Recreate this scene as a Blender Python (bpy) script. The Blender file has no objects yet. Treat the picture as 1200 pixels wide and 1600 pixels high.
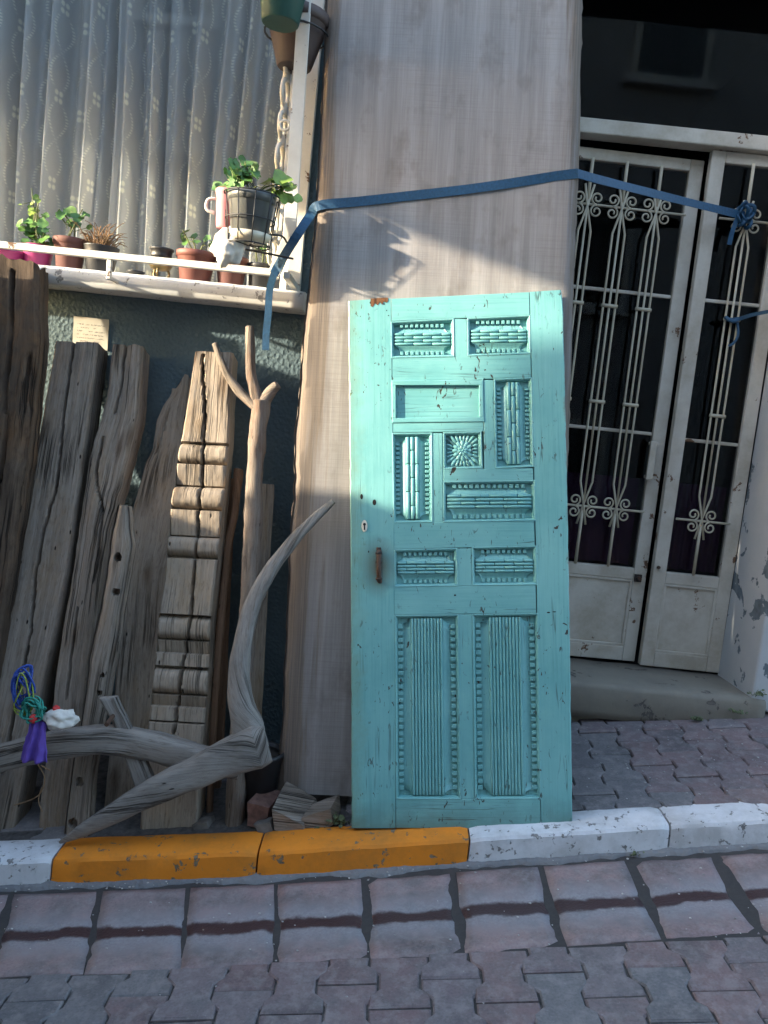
import bpy, math, random
from mathutils import Vector, Matrix, noise
random.seed(7)
S = bpy.context.scene
COL = S.collection
PI = math.pi
rad = math.radians

# ------------------------------------------------------------ camera
FPX, ROLL, PITCH, CAMH = 1245.0, rad(5.8), rad(-6.5), 1.5
O = Vector((0, 0, CAMH))
_R = Vector((1, 0, 0)); _F = Vector((0, math.cos(PITCH), math.sin(PITCH))); _U = _R.cross(_F)
RC = _R * math.cos(ROLL) + _U * math.sin(ROLL)
UC = _U * math.cos(ROLL) - _R * math.sin(ROLL)
cd = bpy.data.cameras.new('camera'); cam = bpy.data.objects.new('camera', cd); COL.objects.link(cam)
cd.sensor_fit = 'VERTICAL'; cd.sensor_height = 32.0; cd.lens = 32.0 * FPX / 1600
cd.clip_start = 0.05; cd.clip_end = 500
m = Matrix((RC, UC, -_F)).transposed().to_4x4(); m.translation = O
cam.matrix_world = m
S.camera = cam

# ------------------------------------------------------------ sky, sun, exposure
SUN_D = Vector((0.50, 0.17, -0.13)).normalized()       # direction the light travels
w = bpy.data.worlds.new('World'); S.world = w; w.use_nodes = True
wn = w.node_tree; wn.nodes.clear()
sky = wn.nodes.new('ShaderNodeTexSky'); sky.sky_type = 'NISHITA'; sky.sun_disc = False
sky.ozone_density = 1.0; sky.air_density = 1.0; sky.dust_density = 1.9
sky.sun_elevation = math.asin(-SUN_D.z)
sky.sun_rotation = math.atan2(-SUN_D.x, -SUN_D.y)
bg = wn.nodes.new('ShaderNodeBackground'); bg.inputs[1].default_value = 0.15
wo = wn.nodes.new('ShaderNodeOutputWorld')
wn.links.new(sky.outputs[0], bg.inputs[0]); wn.links.new(bg.outputs[0], wo.inputs[0])
sl = bpy.data.lights.new('sun', 'SUN'); sl.energy = 2.0; sl.angle = rad(1.0); sl.color = (1.0, 0.88, 0.68)
so = bpy.data.objects.new('sun', sl); COL.objects.link(so)
so.rotation_euler = SUN_D.to_track_quat('-Z', 'Y').to_euler(); so.location = (-6, -2, 8)
vs = S.view_settings; vs.view_transform = 'Standard'; vs.look = 'None'; vs.exposure = 3.08; vs.gamma = 1.0
vs.use_curve_mapping = False

# ------------------------------------------------------------ pixel -> place
def ray(px, py):
    return _F + RC * ((px - 600) / FPX) + UC * ((800 - py) / FPX)
def at(px, py, Y, k=0.0):
    """point seen at a photo pixel, on the plane  y = Y + k z  (a wall, or something leaning on it)"""
    d = ray(px, py); t = (Y + k * CAMH) / (d.y - k * d.z)
    return O + d * t
SL = rad(8.3); TS = math.tan(SL)                      # the street climbs to the right
def street_z(x): return TS * x
KERB_H = 0.09
def walk_z(x, y): return TS * x + 0.085 + 0.06 * (y - 2.63)

# ------------------------------------------------------------ mesh helpers
class MB:
    def __init__(s): s.v = []; s.f = []; s.uv = []; s.sm = []
    def face(s, idx, uv=None, smooth=False):
        s.f.append(tuple(idx)); s.uv.append(uv or [(0, 0)] * len(idx)); s.sm.append(smooth)
    def add(s, pts):
        n = len(s.v); s.v.extend(Vector(p) for p in pts); return n
    def box(s, a, b, grain=2, M=None):
        a = Vector(a); b = Vector(b)
        P = [Vector((x, y, z)) for z in (a.z, b.z) for y in (a.y, b.y) for x in (a.x, b.x)]
        q = [M @ p for p in P] if M else P
        n = s.add(q); oth = [i for i in range(3) if i != grain]
        for f, ax in (((0, 2, 3, 1), 2), ((4, 5, 7, 6), 2), ((0, 1, 5, 4), 1), ((2, 6, 7, 3), 1), ((0, 4, 6, 2), 0), ((1, 3, 7, 5), 0)):
            if ax == grain: uv = [(P[i][oth[0]], P[i][oth[1]] * .1) for i in f]
            else:
                o = [i for i in range(3) if i != grain and i != ax][0]
                uv = [(P[i][o] + ax * .37, P[i][grain]) for i in f]
            s.face([n + i for i in f], uv)
        return s
    def prism(s, quad, d0, d1):
        """quad: four (u,w) corners anticlockwise seen from the front; front at y=d0, back at y=d1; grain along the longer side"""
        n = s.add([(u, d0, w_) for u, w_ in quad] + [(u, d1, w_) for u, w_ in quad])
        us = [q[0] for q in quad]; ws = [q[1] for q in quad]
        tall = (max(ws) - min(ws)) > (max(us) - min(us))
        P = s.v
        def uv(i, f):
            p = P[i]
            return (p.x + p.y, p.z) if tall else (p.z + p.y, p.x)
        for f in ((0, 1, 2, 3), (7, 6, 5, 4), (0, 4, 5, 1), (1, 5, 6, 2), (2, 6, 7, 3), (3, 7, 4, 0)):
            s.face([n + i for i in f], [uv(n + i, f) for i in f])
        return s
    def rings(s, rs, uvs=None, cap=True, smooth=True, closed=True):
        k = len(rs[0]); base = []
        for r in rs: base.append(s.add(r))
        for i in range(len(rs) - 1):
            for j in range(k if closed else k - 1):
                j2 = (j + 1) % k
                f = (base[i] + j, base[i] + j2, base[i + 1] + j2, base[i + 1] + j)
                if uvs:
                    a = uvs[i]; b = uvs[i + 1]
                    uv = [a[j], a[j + 1], b[j + 1], b[j]]
                else: uv = None
                s.face(f, uv, smooth)
        if cap and closed:
            s.face([base[0] + j for j in reversed(range(k))], [(rs[0][j][0] * .6, rs[0][j][1] * .6) for j in reversed(range(k))])
            s.face([base[-1] + j for j in range(k)], [(rs[-1][j][0] * .6, rs[-1][j][1] * .6) for j in range(k)])
        return s
    def tube(s, pts, radii, n=10, rough=0.0, res=4, flat=1.0, cap=True, seed=0, freq=14, sq=0):
        P, Rr = resample(pts, radii, res)
        up = None; rs = []; uvs = []; L = 0
        for i, p in enumerate(P):
            t = (P[min(i + 1, len(P) - 1)] - P[max(i - 1, 0)]).normalized()
            if up is None:
                up = Vector((0, 1, 0)) if abs(t.y) < .9 else Vector((1, 0, 0))
            side = t.cross(up).normalized(); up = side.cross(t).normalized()
            if i: L += (p - P[i - 1]).length
            ring = []; uv = []
            for j in range(n + 1):
                a = 2 * PI * j / n
                r = Rr[i]
                q = side * math.cos(a) + up * (math.sin(a) * flat)
                if sq: r /= (abs(math.cos(a)) ** sq + abs(math.sin(a)) ** sq) ** (1 / sq)
                if rough:
                    jj = j % n; aa = 2 * PI * jj / n
                    r *= 1 + rough * (noise.noise(Vector((math.cos(aa) * 1.3 + seed, math.sin(aa) * 1.3, L * freq))) + .45 * noise.noise(Vector((math.cos(aa) * 4.5 + seed, math.sin(aa) * 4.5, L * freq * 1.4))))
                if j < n: ring.append(p + q * r)
                uv.append((a * Rr[i], L))
            rs.append(ring); uvs.append(uv)
        return s.rings(rs, uvs, cap)
    def lathe(s, prof, n=20, c=(0, 0, 0), smooth=True, M=None):
        rs = []; c = Vector(c)
        for r, z in prof:
            rs.append([c + Vector((r * math.cos(2 * PI * j / n), r * math.sin(2 * PI * j / n), z)) for j in range(n)])
        if M: rs = [[M @ p for p in r] for r in rs]
        return s.rings(rs, None, True, smooth)
    def build(s, name, mat, parent=None, M=None, label=None, cat=None, group=None, kind=None, bevel=0, smooth=None):
        me = bpy.data.meshes.new(name)
        me.from_pydata([tuple(p) for p in s.v], [], s.f)
        uvl = me.uv_layers.new(name='UVMap')
        flat = [c for f in s.uv for uv in f for c in uv]
        uvl.data.foreach_set('uv', flat)
        me.polygons.foreach_set('use_smooth', s.sm if smooth is None else [smooth] * len(s.f))
        me.validate(); me.update()
        me.materials.append(mat)
        return link(name, me, parent, M, label, cat, group, kind, bevel)
def link(name, me, parent=None, M=None, label=None, cat=None, group=None, kind=None, bevel=0):
    o = bpy.data.objects.new(name, me); COL.objects.link(o)
    if parent: o.parent = parent
    if M is not None: o.matrix_local = M
    if label: o['label'] = label
    if cat: o['category'] = cat
    if group: o['group'] = group
    if kind: o['kind'] = kind
    if bevel:
        b = o.modifiers.new('bevel', 'BEVEL'); b.width = bevel; b.segments = 2; b.limit_method = 'ANGLE'; b.angle_limit = rad(40)
    return o
def thing(name, label, cat, loc=(0, 0, 0), M=None, group=None, kind=None):
    o = bpy.data.objects.new(name, None); COL.objects.link(o); o.empty_display_size = .05
    if M is not None: o.matrix_world = M
    else: o.location = loc
    o['label'] = label
    if cat: o['category'] = cat
    if group: o['group'] = group
    if kind: o['kind'] = kind
    return o
def T(v): return Matrix.Translation(Vector(v))
def resample(pts, radii, res):
    pts = [Vector(p) for p in pts]
    if res <= 1: return pts, list(radii)
    P = []; Rr = []
    n = len(pts)
    for i in range(n - 1):
        p0 = pts[max(i - 1, 0)]; p1 = pts[i]; p2 = pts[i + 1]; p3 = pts[min(i + 2, n - 1)]
        for j in range(res):
            t = j / res; t2 = t * t; t3 = t2 * t
            P.append(.5 * ((2 * p1) + (p2 - p0) * t + (2 * p0 - 5 * p1 + 4 * p2 - p3) * t2 + (3 * p1 - p0 - 3 * p2 + p3) * t3))
            Rr.append(radii[i] * (1 - t) + radii[i + 1] * t)
    P.append(pts[-1]); Rr.append(radii[-1])
    return P, Rr
def lerp(a, b, t): return a + (b - a) * t
def interp(tab, x):
    if x <= tab[0][0]: return tab[0][1]
    for (a, va), (b, vb) in zip(tab, tab[1:]):
        if x <= b: return va + (vb - va) * (x - a) / (b - a)
    return tab[-1][1]
def ico(n=2):
    import bmesh
    bm = bmesh.new(); bmesh.ops.create_icosphere(bm, subdivisions=n, radius=1)
    v = [x.co.copy() for x in bm.verts]; f = [[x.index for x in p.verts] for p in bm.faces]; bm.free()
    return v, f

# ------------------------------------------------------------ material helpers
class Mat:
    def __init__(s, name):
        s.m = bpy.data.materials.new(name); s.m.use_nodes = True
        s.t = s.m.node_tree; s.p = s.t.nodes['Principled BSDF']; s.out = s.t.nodes['Material Output']
    def n(s, typ, inp=None, **kw):
        nd = s.t.nodes.new('ShaderNode' + typ)
        for k, v in kw.items(): setattr(nd, k, v)
        for k, v in (inp or {}).items():
            sock = nd.inputs[k]
            if isinstance(v, bpy.types.NodeSocket): s.t.links.new(v, sock)
            else: sock.default_value = v
        return nd
    def set(s, **kw):
        for k, v in kw.items():
            sock = s.p.inputs[k.replace('_', ' ')]
            if isinstance(v, bpy.types.NodeSocket): s.t.links.new(v, sock)
            else: sock.default_value = v
        return s
    def ramp(s, fac, stops, interp='LINEAR'):
        r = s.n('ValToRGB', {'Fac': fac}); cr = r.color_ramp; cr.interpolation = interp
        while len(cr.elements) < len(stops): cr.elements.new(.5)
        for e, (p, c) in zip(cr.elements, stops):
            e.position = p; e.color = (c, c, c, 1) if isinstance(c, (int, float)) else (*c, 1)
        return r.outputs[0]
    def mix(s, fac, a, b, mode='MIX'):
        nd = s.n('MixRGB', blend_type=mode)
        for k, v in ((0, fac), (1, a), (2, b)):
            if isinstance(v, bpy.types.NodeSocket): s.t.links.new(v, nd.inputs[k])
            elif k: nd.inputs[k].default_value = (*v, 1)
            else: nd.inputs[0].default_value = v
        return nd.outputs[0]
    def math(s, op, a, b=0.0, c=0.0):
        nd = s.n('Math', operation=op)
        for k, v in ((0, a), (1, b), (2, c)):
            if isinstance(v, bpy.types.NodeSocket): s.t.links.new(v, nd.inputs[k])
            else: nd.inputs[k].default_value = v
        return nd.outputs[0]
    def coord(s, kind='Object', scale=(1, 1, 1), rnd=True):
        tc = s.n('TexCoord')
        v = tc.outputs[kind]
        if rnd:
            oi = s.n('ObjectInfo')
            r = s.math('MULTIPLY', oi.outputs['Random'], 37.0)
            v = s.n('VectorMath', {0: v, 1: r}, operation='ADD').outputs[0]
        return s.n('Mapping', {'Vector': v, 'Scale': scale}).outputs[0]
    def noise(s, vec, scale, detail=5, rough=.6, dist=0.0):
        return s.n('TexNoise', {'Vector': vec, 'Scale': scale, 'Detail': detail, 'Roughness': rough, 'Distortion': dist}).outputs['Fac']
    def bump(s, h, strength=.4, dist=.01):
        return s.n('Bump', {'Height': h, 'Strength': strength, 'Distance': dist}).outputs[0]

def wood_mat(name, dark, mid, light, crack=.5, bump=.6, brown=None, fine=1.0, blotch=.5):
    M = Mat(name)
    g = M.coord('UV', (260 * fine, 3.5, 1)); g2 = M.coord('UV', (38 * fine, .7, 1)); b = M.coord('UV', (9, 3.0, 1))
    n1 = M.noise(g, 1.0, 7, .75, .0); n2 = M.noise(g2, 1.0, 7, .7, .0); n3 = M.noise(b, 1.0, 7, .7)
    spk = M.noise(M.coord('UV', (190, 22, 1)), 1.0, 3, .6)
    c = M.ramp(n1, [(.25, dark), (.5, mid), (.78, light)])
    c2 = M.ramp(n2, [(.3, dark), (.55, mid), (.75, light)])
    col = M.mix(.45, c, c2)
    if brown: col = M.mix(M.ramp(n3, [(.48, 0.0), (.66, .75)]), col, brown)
    col = M.mix(M.math('MULTIPLY', M.ramp(n3, [(.35, 1.0), (.6, 0.0)]), blotch), col, M.mix(1, col, (.45, .42, .4), 'MULTIPLY'))
    kv = M.coord('UV', (34 * fine, .45, 1))
    kn = M.noise(kv, 1.0, 5, .62, .0)
    col = M.mix(M.ramp(spk, [(.52, 0.0), (.72, .55)]), col, M.mix(1, col, (.42, .38, .35), 'MULTIPLY'))
    kd = M.math('ABSOLUTE', M.math('SUBTRACT', kn, .5))
    kk = M.ramp(kd, [(0.0, 1.0), (.012, .6), (.028, 0.0)])
    mask = M.ramp(M.noise(b, .7, 2, .5), [(.47, 0.0), (.58, 1.0)])
    ck = M.math('MULTIPLY', M.math('MULTIPLY', kk, mask), crack)
    col = M.mix(ck, col, (.012, .009, .007))
    nl = M.n('TexVoronoi', {'Vector': M.coord('UV', (30, 7, 1)), 'Scale': 1.0, 'Randomness': 1.0}).outputs['Distance']
    nail = M.ramp(nl, [(.045, 1.0), (.075, 0.0)])
    kt = M.n('TexVoronoi', {'Vector': M.coord('UV', (11, 2.6, 1)), 'Scale': 1.0, 'Randomness': 1.0}).outputs['Distance']
    col = M.mix(M.ramp(kt, [(.06, .75), (.20, 0.0)]), col, M.mix(1, col, (.38, .30, .24), 'MULTIPLY'))
    col = M.mix(nail, col, (.012, .009, .007))
    h = M.math('SUBTRACT', M.math('ADD', M.math('MULTIPLY', n1, .6), M.math('MULTIPLY', n2, .5)), M.math('MULTIPLY', M.math('MAXIMUM', ck, nail), 1.6))
    M.set(Base_Color=col, Roughness=.88, Normal=M.bump(h, bump, .006), Specular_IOR_Level=.2)
    return M.m

W_GREY = wood_mat('weathered grey wood', (.075, .057, .044), (.275, .23, .186), (.48, .42, .355), 1.0, brown=(.21, .145, .09))
W_PALE = wood_mat('pale weathered wood', (.18, .14, .10), (.385, .32, .25), (.56, .485, .395), .8, brown=(.27, .19, .115), blotch=.6)
W_DARK = wood_mat('dark rough old wood', (.024, .018, .014), (.095, .068, .048), (.20, .155, .115), 1.0, .9, brown=(.13, .07, .032))
W_BARK = wood_mat('peeled branch wood', (.10, .08, .065), (.30, .255, .21), (.54, .48, .41), .6, .9, brown=(.13, .075, .05), blotch=.9)
W_PLOUGH = wood_mat('grey plough wood', (.16, .146, .13), (.30, .278, .25), (.44, .415, .38), .9, .7, brown=(.20, .165, .135), blotch=.7)
W_RED = wood_mat('brown stick wood', (.10, .055, .03), (.22, .13, .08), (.33, .21, .14), .4)

def plank_mat():
    M = Mat('sawn board of the big slab')
    uv = M.coord('UV', (1, 1, 1), rnd=False)
    g = M.n('Mapping', {'Vector': uv, 'Scale': (170, 1.6, 1)}).outputs[0]
    s1 = M.n('Mapping', {'Vector': uv, 'Scale': (4, 210, 1)}).outputs[0]
    n1 = M.noise(g, 1, 7, .72, 0); ns = M.noise(s1, 1, 4, .65)
    nb = M.noise(M.n('Mapping', {'Vector': uv, 'Scale': (16, .8, 1)}).outputs[0], 1, 7, .66, 0)
    col = M.mix(.6, M.ramp(n1, [(.22, (.18, .166, .158)), (.5, (.262, .244, .232)), (.78, (.375, .352, .332))]),
                M.ramp(nb, [(.3, (.155, .142, .135)), (.52, (.27, .251, .238)), (.72, (.41, .385, .364))]))
    band = M.ramp(M.noise(M.n('Mapping', {'Vector': uv, 'Scale': (3.5, 1.8, 1)}).outputs[0], 1, 4, .6), [(.40, .1), (.60, 1.0)])
    col = M.mix(M.math('MULTIPLY', M.ramp(ns, [(.46, 0.0), (.62, .24)]), band), col, (.15, .125, .112))
    sx = M.n('SeparateXYZ', {0: uv}).outputs[0]
    edge = M.math('ADD', M.math('ABSOLUTE', sx), M.math('MULTIPLY', M.math('SUBTRACT', nb, .5), .34))
    ebr = M.ramp(edge, [(.405, 0.0), (.455, .75)])
    col = M.mix(ebr, col, M.ramp(n1, [(.3, (.05, .034, .024)), (.7, (.19, .14, .095))]))
    spot = M.ramp(M.noise(M.n('Mapping', {'Vector': uv, 'Scale': (6, 3, 1)}).outputs[0], 1.4, 4, .6), [(.54, 0.0), (.70, .6)])
    col = M.mix(spot, col, (.15, .125, .11))
    h = M.math('ADD', M.math('MULTIPLY', n1, .6), M.math('MULTIPLY', ns, .5))
    M.set(Base_Color=col, Roughness=.85, Normal=M.bump(h, .4, .004), Specular_IOR_Level=.2)
    return M.m
W_SLAB = plank_mat()

def plain(name, col, rough=.5, metal=0.0, var=.12, scale=20, bump=.1, spec=.5):
    M = Mat(name)
    v = M.coord('Object'); n = M.noise(v, scale, 5, .6)
    c = M.mix(M.ramp(n, [(.3, 0.0), (.7, 1.0)]), tuple(x * (1 - var) for x in col), tuple(min(1, x * (1 + var)) for x in col))
    M.set(Base_Color=c, Roughness=rough, Metallic=metal, Normal=M.bump(n, bump, .003), Specular_IOR_Level=spec)
    return M.m

def chipped(name, col, under, thr=.66, rough=.5, dirt=(.25, .2, .15), dirtamt=.35, scale=9, bump=.25, rust=None):
    M = Mat(name)
    v = M.coord('Object'); n = M.noise(v, scale, 7, .68, .3); d = M.noise(v, 4.6, 7, .7); f = M.noise(v, 60, 4, .6)
    c = M.mix(M.math('MULTIPLY', M.ramp(d, [(.42, 0.0), (.64, 1.0)]), dirtamt), col, dirt)
    c = M.mix(M.math('MULTIPLY', f, .10), c, (.1, .09, .08))
    chip = M.ramp(n, [(thr, 0.0), (thr + .015, 1.0)])
    un = M.mix(M.ramp(f, [(.35, 0.0), (.65, 1.0)]), under, rust or tuple(x * .6 for x in under))
    c = M.mix(chip, c, un)
    h = M.math('SUBTRACT', M.math('MULTIPLY', f, .35), chip)
    M.set(Base_Color=c, Roughness=rough, Normal=M.bump(h, bump, .004), Specular_IOR_Level=.35)
    return M.m

def teal_paint():
    M = Mat('turquoise paint on old wood')
    v = M.coord('UV', (1, 1, 1))
    ob = M.coord('Object', (1, 1, 1), rnd=False)
    fine = M.noise(M.n('Mapping', {'Vector': v, 'Scale': (120, 3, 1)}).outputs[0], 1, 7, .7, .0)
    big = M.noise(ob, 3.0, 5, .6); mid = M.noise(ob, 14, 6, .7)
    c = M.mix(M.ramp(big, [(.36, 0.0), (.62, 1.0)]), (.125, .335, .33), (.175, .405, .39))
    c = M.mix(M.math('MULTIPLY', M.ramp(mid, [(.52, 0.0), (.72, 1.0)]), .35), c, (.20, .45, .40))
    c = M.mix(M.math('MULTIPLY', M.ramp(fine, [(.52, 0.0), (.70, 1.0)]), .38), c, (.06, .21, .19))
    c = M.mix(M.math('MULTIPLY', M.ramp(fine, [(.30, 1.0), (.44, 0.0)]), .30), c, (.26, .50, .46))
    # dark nicks and scratches, worn wood along grain
    nk = M.noise(M.n('Mapping', {'Vector': ob, 'Scale': (60, 60, 26)}).outputs[0], 1, 3, .5, 1.2)
    msk = M.ramp(M.noise(ob, 5.5, 3, .5), [(.46, 0.0), (.58, 1.0)])
    nick = M.math('MULTIPLY', M.ramp(nk, [(.645, 0.0), (.665, 1.0)]), msk)
    c = M.mix(nick, c, (.035, .03, .022))
    cr = M.noise(M.n('Mapping', {'Vector': v, 'Scale': (26, 1.0, 1)}).outputs[0], 1, 3, .5, .6)
    ck = M.math('MULTIPLY', M.ramp(M.math('ABSOLUTE', M.math('SUBTRACT', cr, .5)), [(0.0, .8), (.006, .4), (.012, 0.0)]),
                M.ramp(M.noise(ob, 4, 2, .5), [(.5, 0.0), (.6, 1.0)]))
    c = M.mix(ck, c, (.03, .05, .045))
    # grime gathered round the handle and along the foot of the door (brown stains)
    def blob(p, r0, r1):
        dv = M.n('VectorMath', {0: ob, 1: p}, operation='SUBTRACT').outputs[0]
        dv = M.n('VectorMath', {0: dv, 1: (1, 0, .62)}, operation='MULTIPLY').outputs[0]
        ln = M.n('VectorMath', {0: dv}, operation='LENGTH').outputs['Value']
        ln = M.math('ADD', ln, M.math('MULTIPLY', M.math('SUBTRACT', mid, .5), .06))
        return M.ramp(ln, [(r0, 1.0), (r1, 0.0)])
    hb = blob(HANDLE_L, .014, .075)
    c = M.mix(M.math('MULTIPLY', hb, M.ramp(mid, [(.30, .35), (.62, .9)])), c, (.085, .055, .025))
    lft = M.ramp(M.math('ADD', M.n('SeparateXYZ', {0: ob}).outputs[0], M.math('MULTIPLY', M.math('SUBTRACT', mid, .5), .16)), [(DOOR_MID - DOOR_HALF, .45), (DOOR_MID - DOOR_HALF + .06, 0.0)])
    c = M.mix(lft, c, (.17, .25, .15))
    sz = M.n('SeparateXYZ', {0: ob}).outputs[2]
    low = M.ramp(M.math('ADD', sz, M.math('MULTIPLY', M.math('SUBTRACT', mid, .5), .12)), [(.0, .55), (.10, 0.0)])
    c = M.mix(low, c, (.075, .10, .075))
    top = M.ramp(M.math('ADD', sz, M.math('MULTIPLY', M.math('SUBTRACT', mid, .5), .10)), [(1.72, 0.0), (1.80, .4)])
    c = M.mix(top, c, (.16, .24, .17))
    sxn = M.n('SeparateXYZ', {0: ob}).outputs[0]
    e = M.math('ABSOLUTE', M.math('SUBTRACT', sxn, DOOR_MID))
    ew = M.ramp(M.math('ADD', e, M.math('MULTIPLY', M.math('SUBTRACT', mid, .5), .05)), [(DOOR_HALF - .004, 0.0), (DOOR_HALF + .006, .7)])
    c = M.mix(ew, c, (.12, .085, .05))
    h = M.math('SUBTRACT', M.math('ADD', M.math('MULTIPLY', fine, .5), M.math('MULTIPLY', mid, .5)), M.math('ADD', nick, ck))
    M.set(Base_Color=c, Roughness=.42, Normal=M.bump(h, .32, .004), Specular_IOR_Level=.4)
    return M.m

def stucco(name, col, col2, scale=70, strength=.9, peel=None, peelthr=.6, rough=.9):
    M = Mat(name)
    v = M.coord('Object', rnd=False)
    n = M.noise(v, scale, 4, .55); b = M.noise(v, 2.5, 6, .65)
    vo = M.n('TexVoronoi', {'Vector': v, 'Scale': scale * .9}).outputs['Distance']
    c = M.mix(M.ramp(b, [(.3, 0.0), (.7, 1.0)]), col, col2)
    h = M.math('ADD', n, M.math('MULTIPLY', vo, .7))
    if peel:
        pn = M.noise(v, 5, 6, .6, .4)
        pk = M.ramp(pn, [(peelthr, 0.0), (peelthr + .012, 1.0)])
        c = M.mix(pk, c, M.mix(M.ramp(n, [(.35, 0.0), (.65, 1.0)]), peel, tuple(x * .65 for x in peel)))
        h = M.math('SUBTRACT', M.math('MULTIPLY', h, .4), M.math('MULTIPLY', pk, 1.5))
    M.set(Base_Color=c, Roughness=rough, Normal=M.bump(h, strength, .006), Specular_IOR_Level=.25)
    return M.m

def paver_mat(name, cols, wet=False):
    M = Mat(name)
    oi = M.n('ObjectInfo').outputs['Random']
    v = M.coord('Object'); n = M.noise(v, 9, 6, .65); f = M.noise(v, 130, 3, .6)
    st = [(i / max(1, len(cols) - 1), c) for i, c in enumerate(cols)]
    c = M.ramp(oi, st)
    c = M.mix(M.ramp(n, [(.40, 0.0), (.66, .75)]), c, (.145, .135, .135))
    dk = M.noise(v, 3.2, 5, .7)
    c = M.mix(M.ramp(dk, [(.52, 0.0), (.70, .6)]), c, (.07, .063, .062))
    c = M.mix(M.math('MULTIPLY', M.ramp(f, [(.45, 0.0), (.7, 1.0)]), .4), c, M.mix(1, c, (.5, .5, .52), 'MULTIPLY'))
    du = M.noise(v, 24, 6, .7)
    c = M.mix(M.math('MULTIPLY', M.ramp(du, [(.48, 0.0), (.66, 1.0)]), .45), c, (.30, .265, .255))
    c = M.mix(M.math('MULTIPLY', M.ramp(f, [(.25, 1.0), (.36, 0.0)]), .35), c, (.40, .36, .34))
    rg = .78
    if wet:
        o2 = M.coord('Object', rnd=False); y = M.n('SeparateXYZ', {0: o2}).outputs[1]
        pos = M.n('NewGeometry').outputs['Position']; wv = M.noise(pos, 4.5, 6, .68)
        yy = M.math('ADD', y, M.math('MULTIPLY', M.math('SUBTRACT', wv, .5), .09))
        grey = M.ramp(M.math('ABSOLUTE', M.math('ADD', yy, .012)), [(.05, .7), (.13, 0.0)])
        c = M.mix(grey, c, M.ramp(f, [(.3, (.20, .195, .205)), (.7, (.30, .29, .30))]))
        wt = M.ramp(M.math('ABSOLUTE', M.math('ADD', M.math('ADD', yy, M.math('MULTIPLY', M.math('SUBTRACT', n, .5), .05)), .004)), [(.021, 1.0), (.034, 0.0)])
        c = M.mix(M.math('MULTIPLY', wt, .93), c, (.045, .020, .020))
        rg = M.math('SUBTRACT', .8, M.math('MULTIPLY', wt, .42))
    M.set(Base_Color=c, Roughness=rg, Normal=M.bump(M.math('ADD', f, n), .5, .003), Specular_IOR_Level=.35)
    return M.m

def glass_mat(name, tint=(1, 1, 1), refl=1.0):
    M = Mat(name)
    tr = M.n('BsdfTransparent', {'Color': (*tint, 1)}); gl = M.n('BsdfGlossy', {'Roughness': .03, 'Color': (1, 1, 1, 1)})
    fr = M.n('Fresnel', {'IOR': 1.5}).outputs[0]
    mx = M.n('MixShader', {0: M.math('MULTIPLY', fr, refl), 1: tr.outputs[0], 2: gl.outputs[0]})
    M.t.links.new(mx.outputs[0], M.out.inputs[0])
    return M.m

def lace_mat():
    M = Mat('white lace net')
    uv = M.n('TexCoord').outputs['UV']; sp = M.n('SeparateXYZ', {0: uv}); u, v = sp.outputs[0], sp.outputs[1]
    PU, PV = .16, .37
    col_i = M.math('FLOOR', M.math('DIVIDE', u, PU))
    off = M.math('MULTIPLY', M.math('MODULO', M.math('ABSOLUTE', col_i), 2.0), .07)
    fx = M.math('MULTIPLY', M.math('SUBTRACT', M.math('FRACT', M.math('DIVIDE', u, PU)), .5), PU)
    vy = M.math('MULTIPLY', M.math('SUBTRACT', M.math('FRACT', M.math('DIVIDE', M.math('ADD', v, off), PV)), .5), PV)
    ax = M.math('SUBTRACT', M.math('ABSOLUTE', fx), .013); ay = M.math('SUBTRACT', M.math('ABSOLUTE', vy), .015)
    d = M.math('SQRT', M.math('ADD', M.math('MULTIPLY', ax, ax), M.math('MULTIPLY', ay, ay)))
    fl = M.ramp(d, [(.009, 1.0), (.013, 0.0)])
    ph = M.math('MULTIPLY', M.math('ADD', v, off), 2 * PI / PV)
    vx = M.math('ABSOLUTE', M.math('SUBTRACT', fx, M.math('MULTIPLY', M.math('SINE', ph), .055)))
    vine = M.ramp(vx, [(.004, 1.0), (.009, 0.0)])
    vx2 = M.math('ABSOLUTE', M.math('ADD', fx, M.math('MULTIPLY', M.math('SINE', ph), .045)))
    vine = M.math('MAXIMUM', vine, M.ramp(vx2, [(.004, 1.0), (.009, 0.0)]))
    dots = M.ramp(M.math('ABSOLUTE', M.math('SUBTRACT', M.math('FRACT', M.math('DIVIDE', v, .013)), .5)), [(.22, 1.0), (.34, 0.0)])
    far = M.ramp(M.math('ABSOLUTE', vy), [(.03, 0.0), (.05, 1.0), (.15, 1.0), (.17, .4)])
    pat = M.math('MAXIMUM', fl, M.math('MULTIPLY', M.math('MULTIPLY', vine, dots), M.math('MULTIPLY', far, .75)))
    al = M.math('ADD', .66, M.math('MULTIPLY', pat, .33))
    c = M.mix(pat, (.90, .90, .92), (1.0, .97, .86))
    df = M.n('BsdfDiffuse', {'Color': c}); tl = M.n('BsdfTranslucent', {'Color': c}); tr = M.n('BsdfTransparent')
    ds = M.n('MixShader', {0: .3, 1: df.outputs[0], 2: tl.outputs[0]})
    mx = M.n('MixShader', {0: al, 1: tr.outputs[0], 2: ds.outputs[0]})
    M.t.links.new(mx.outputs[0], M.out.inputs[0])
    return M.m

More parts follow.
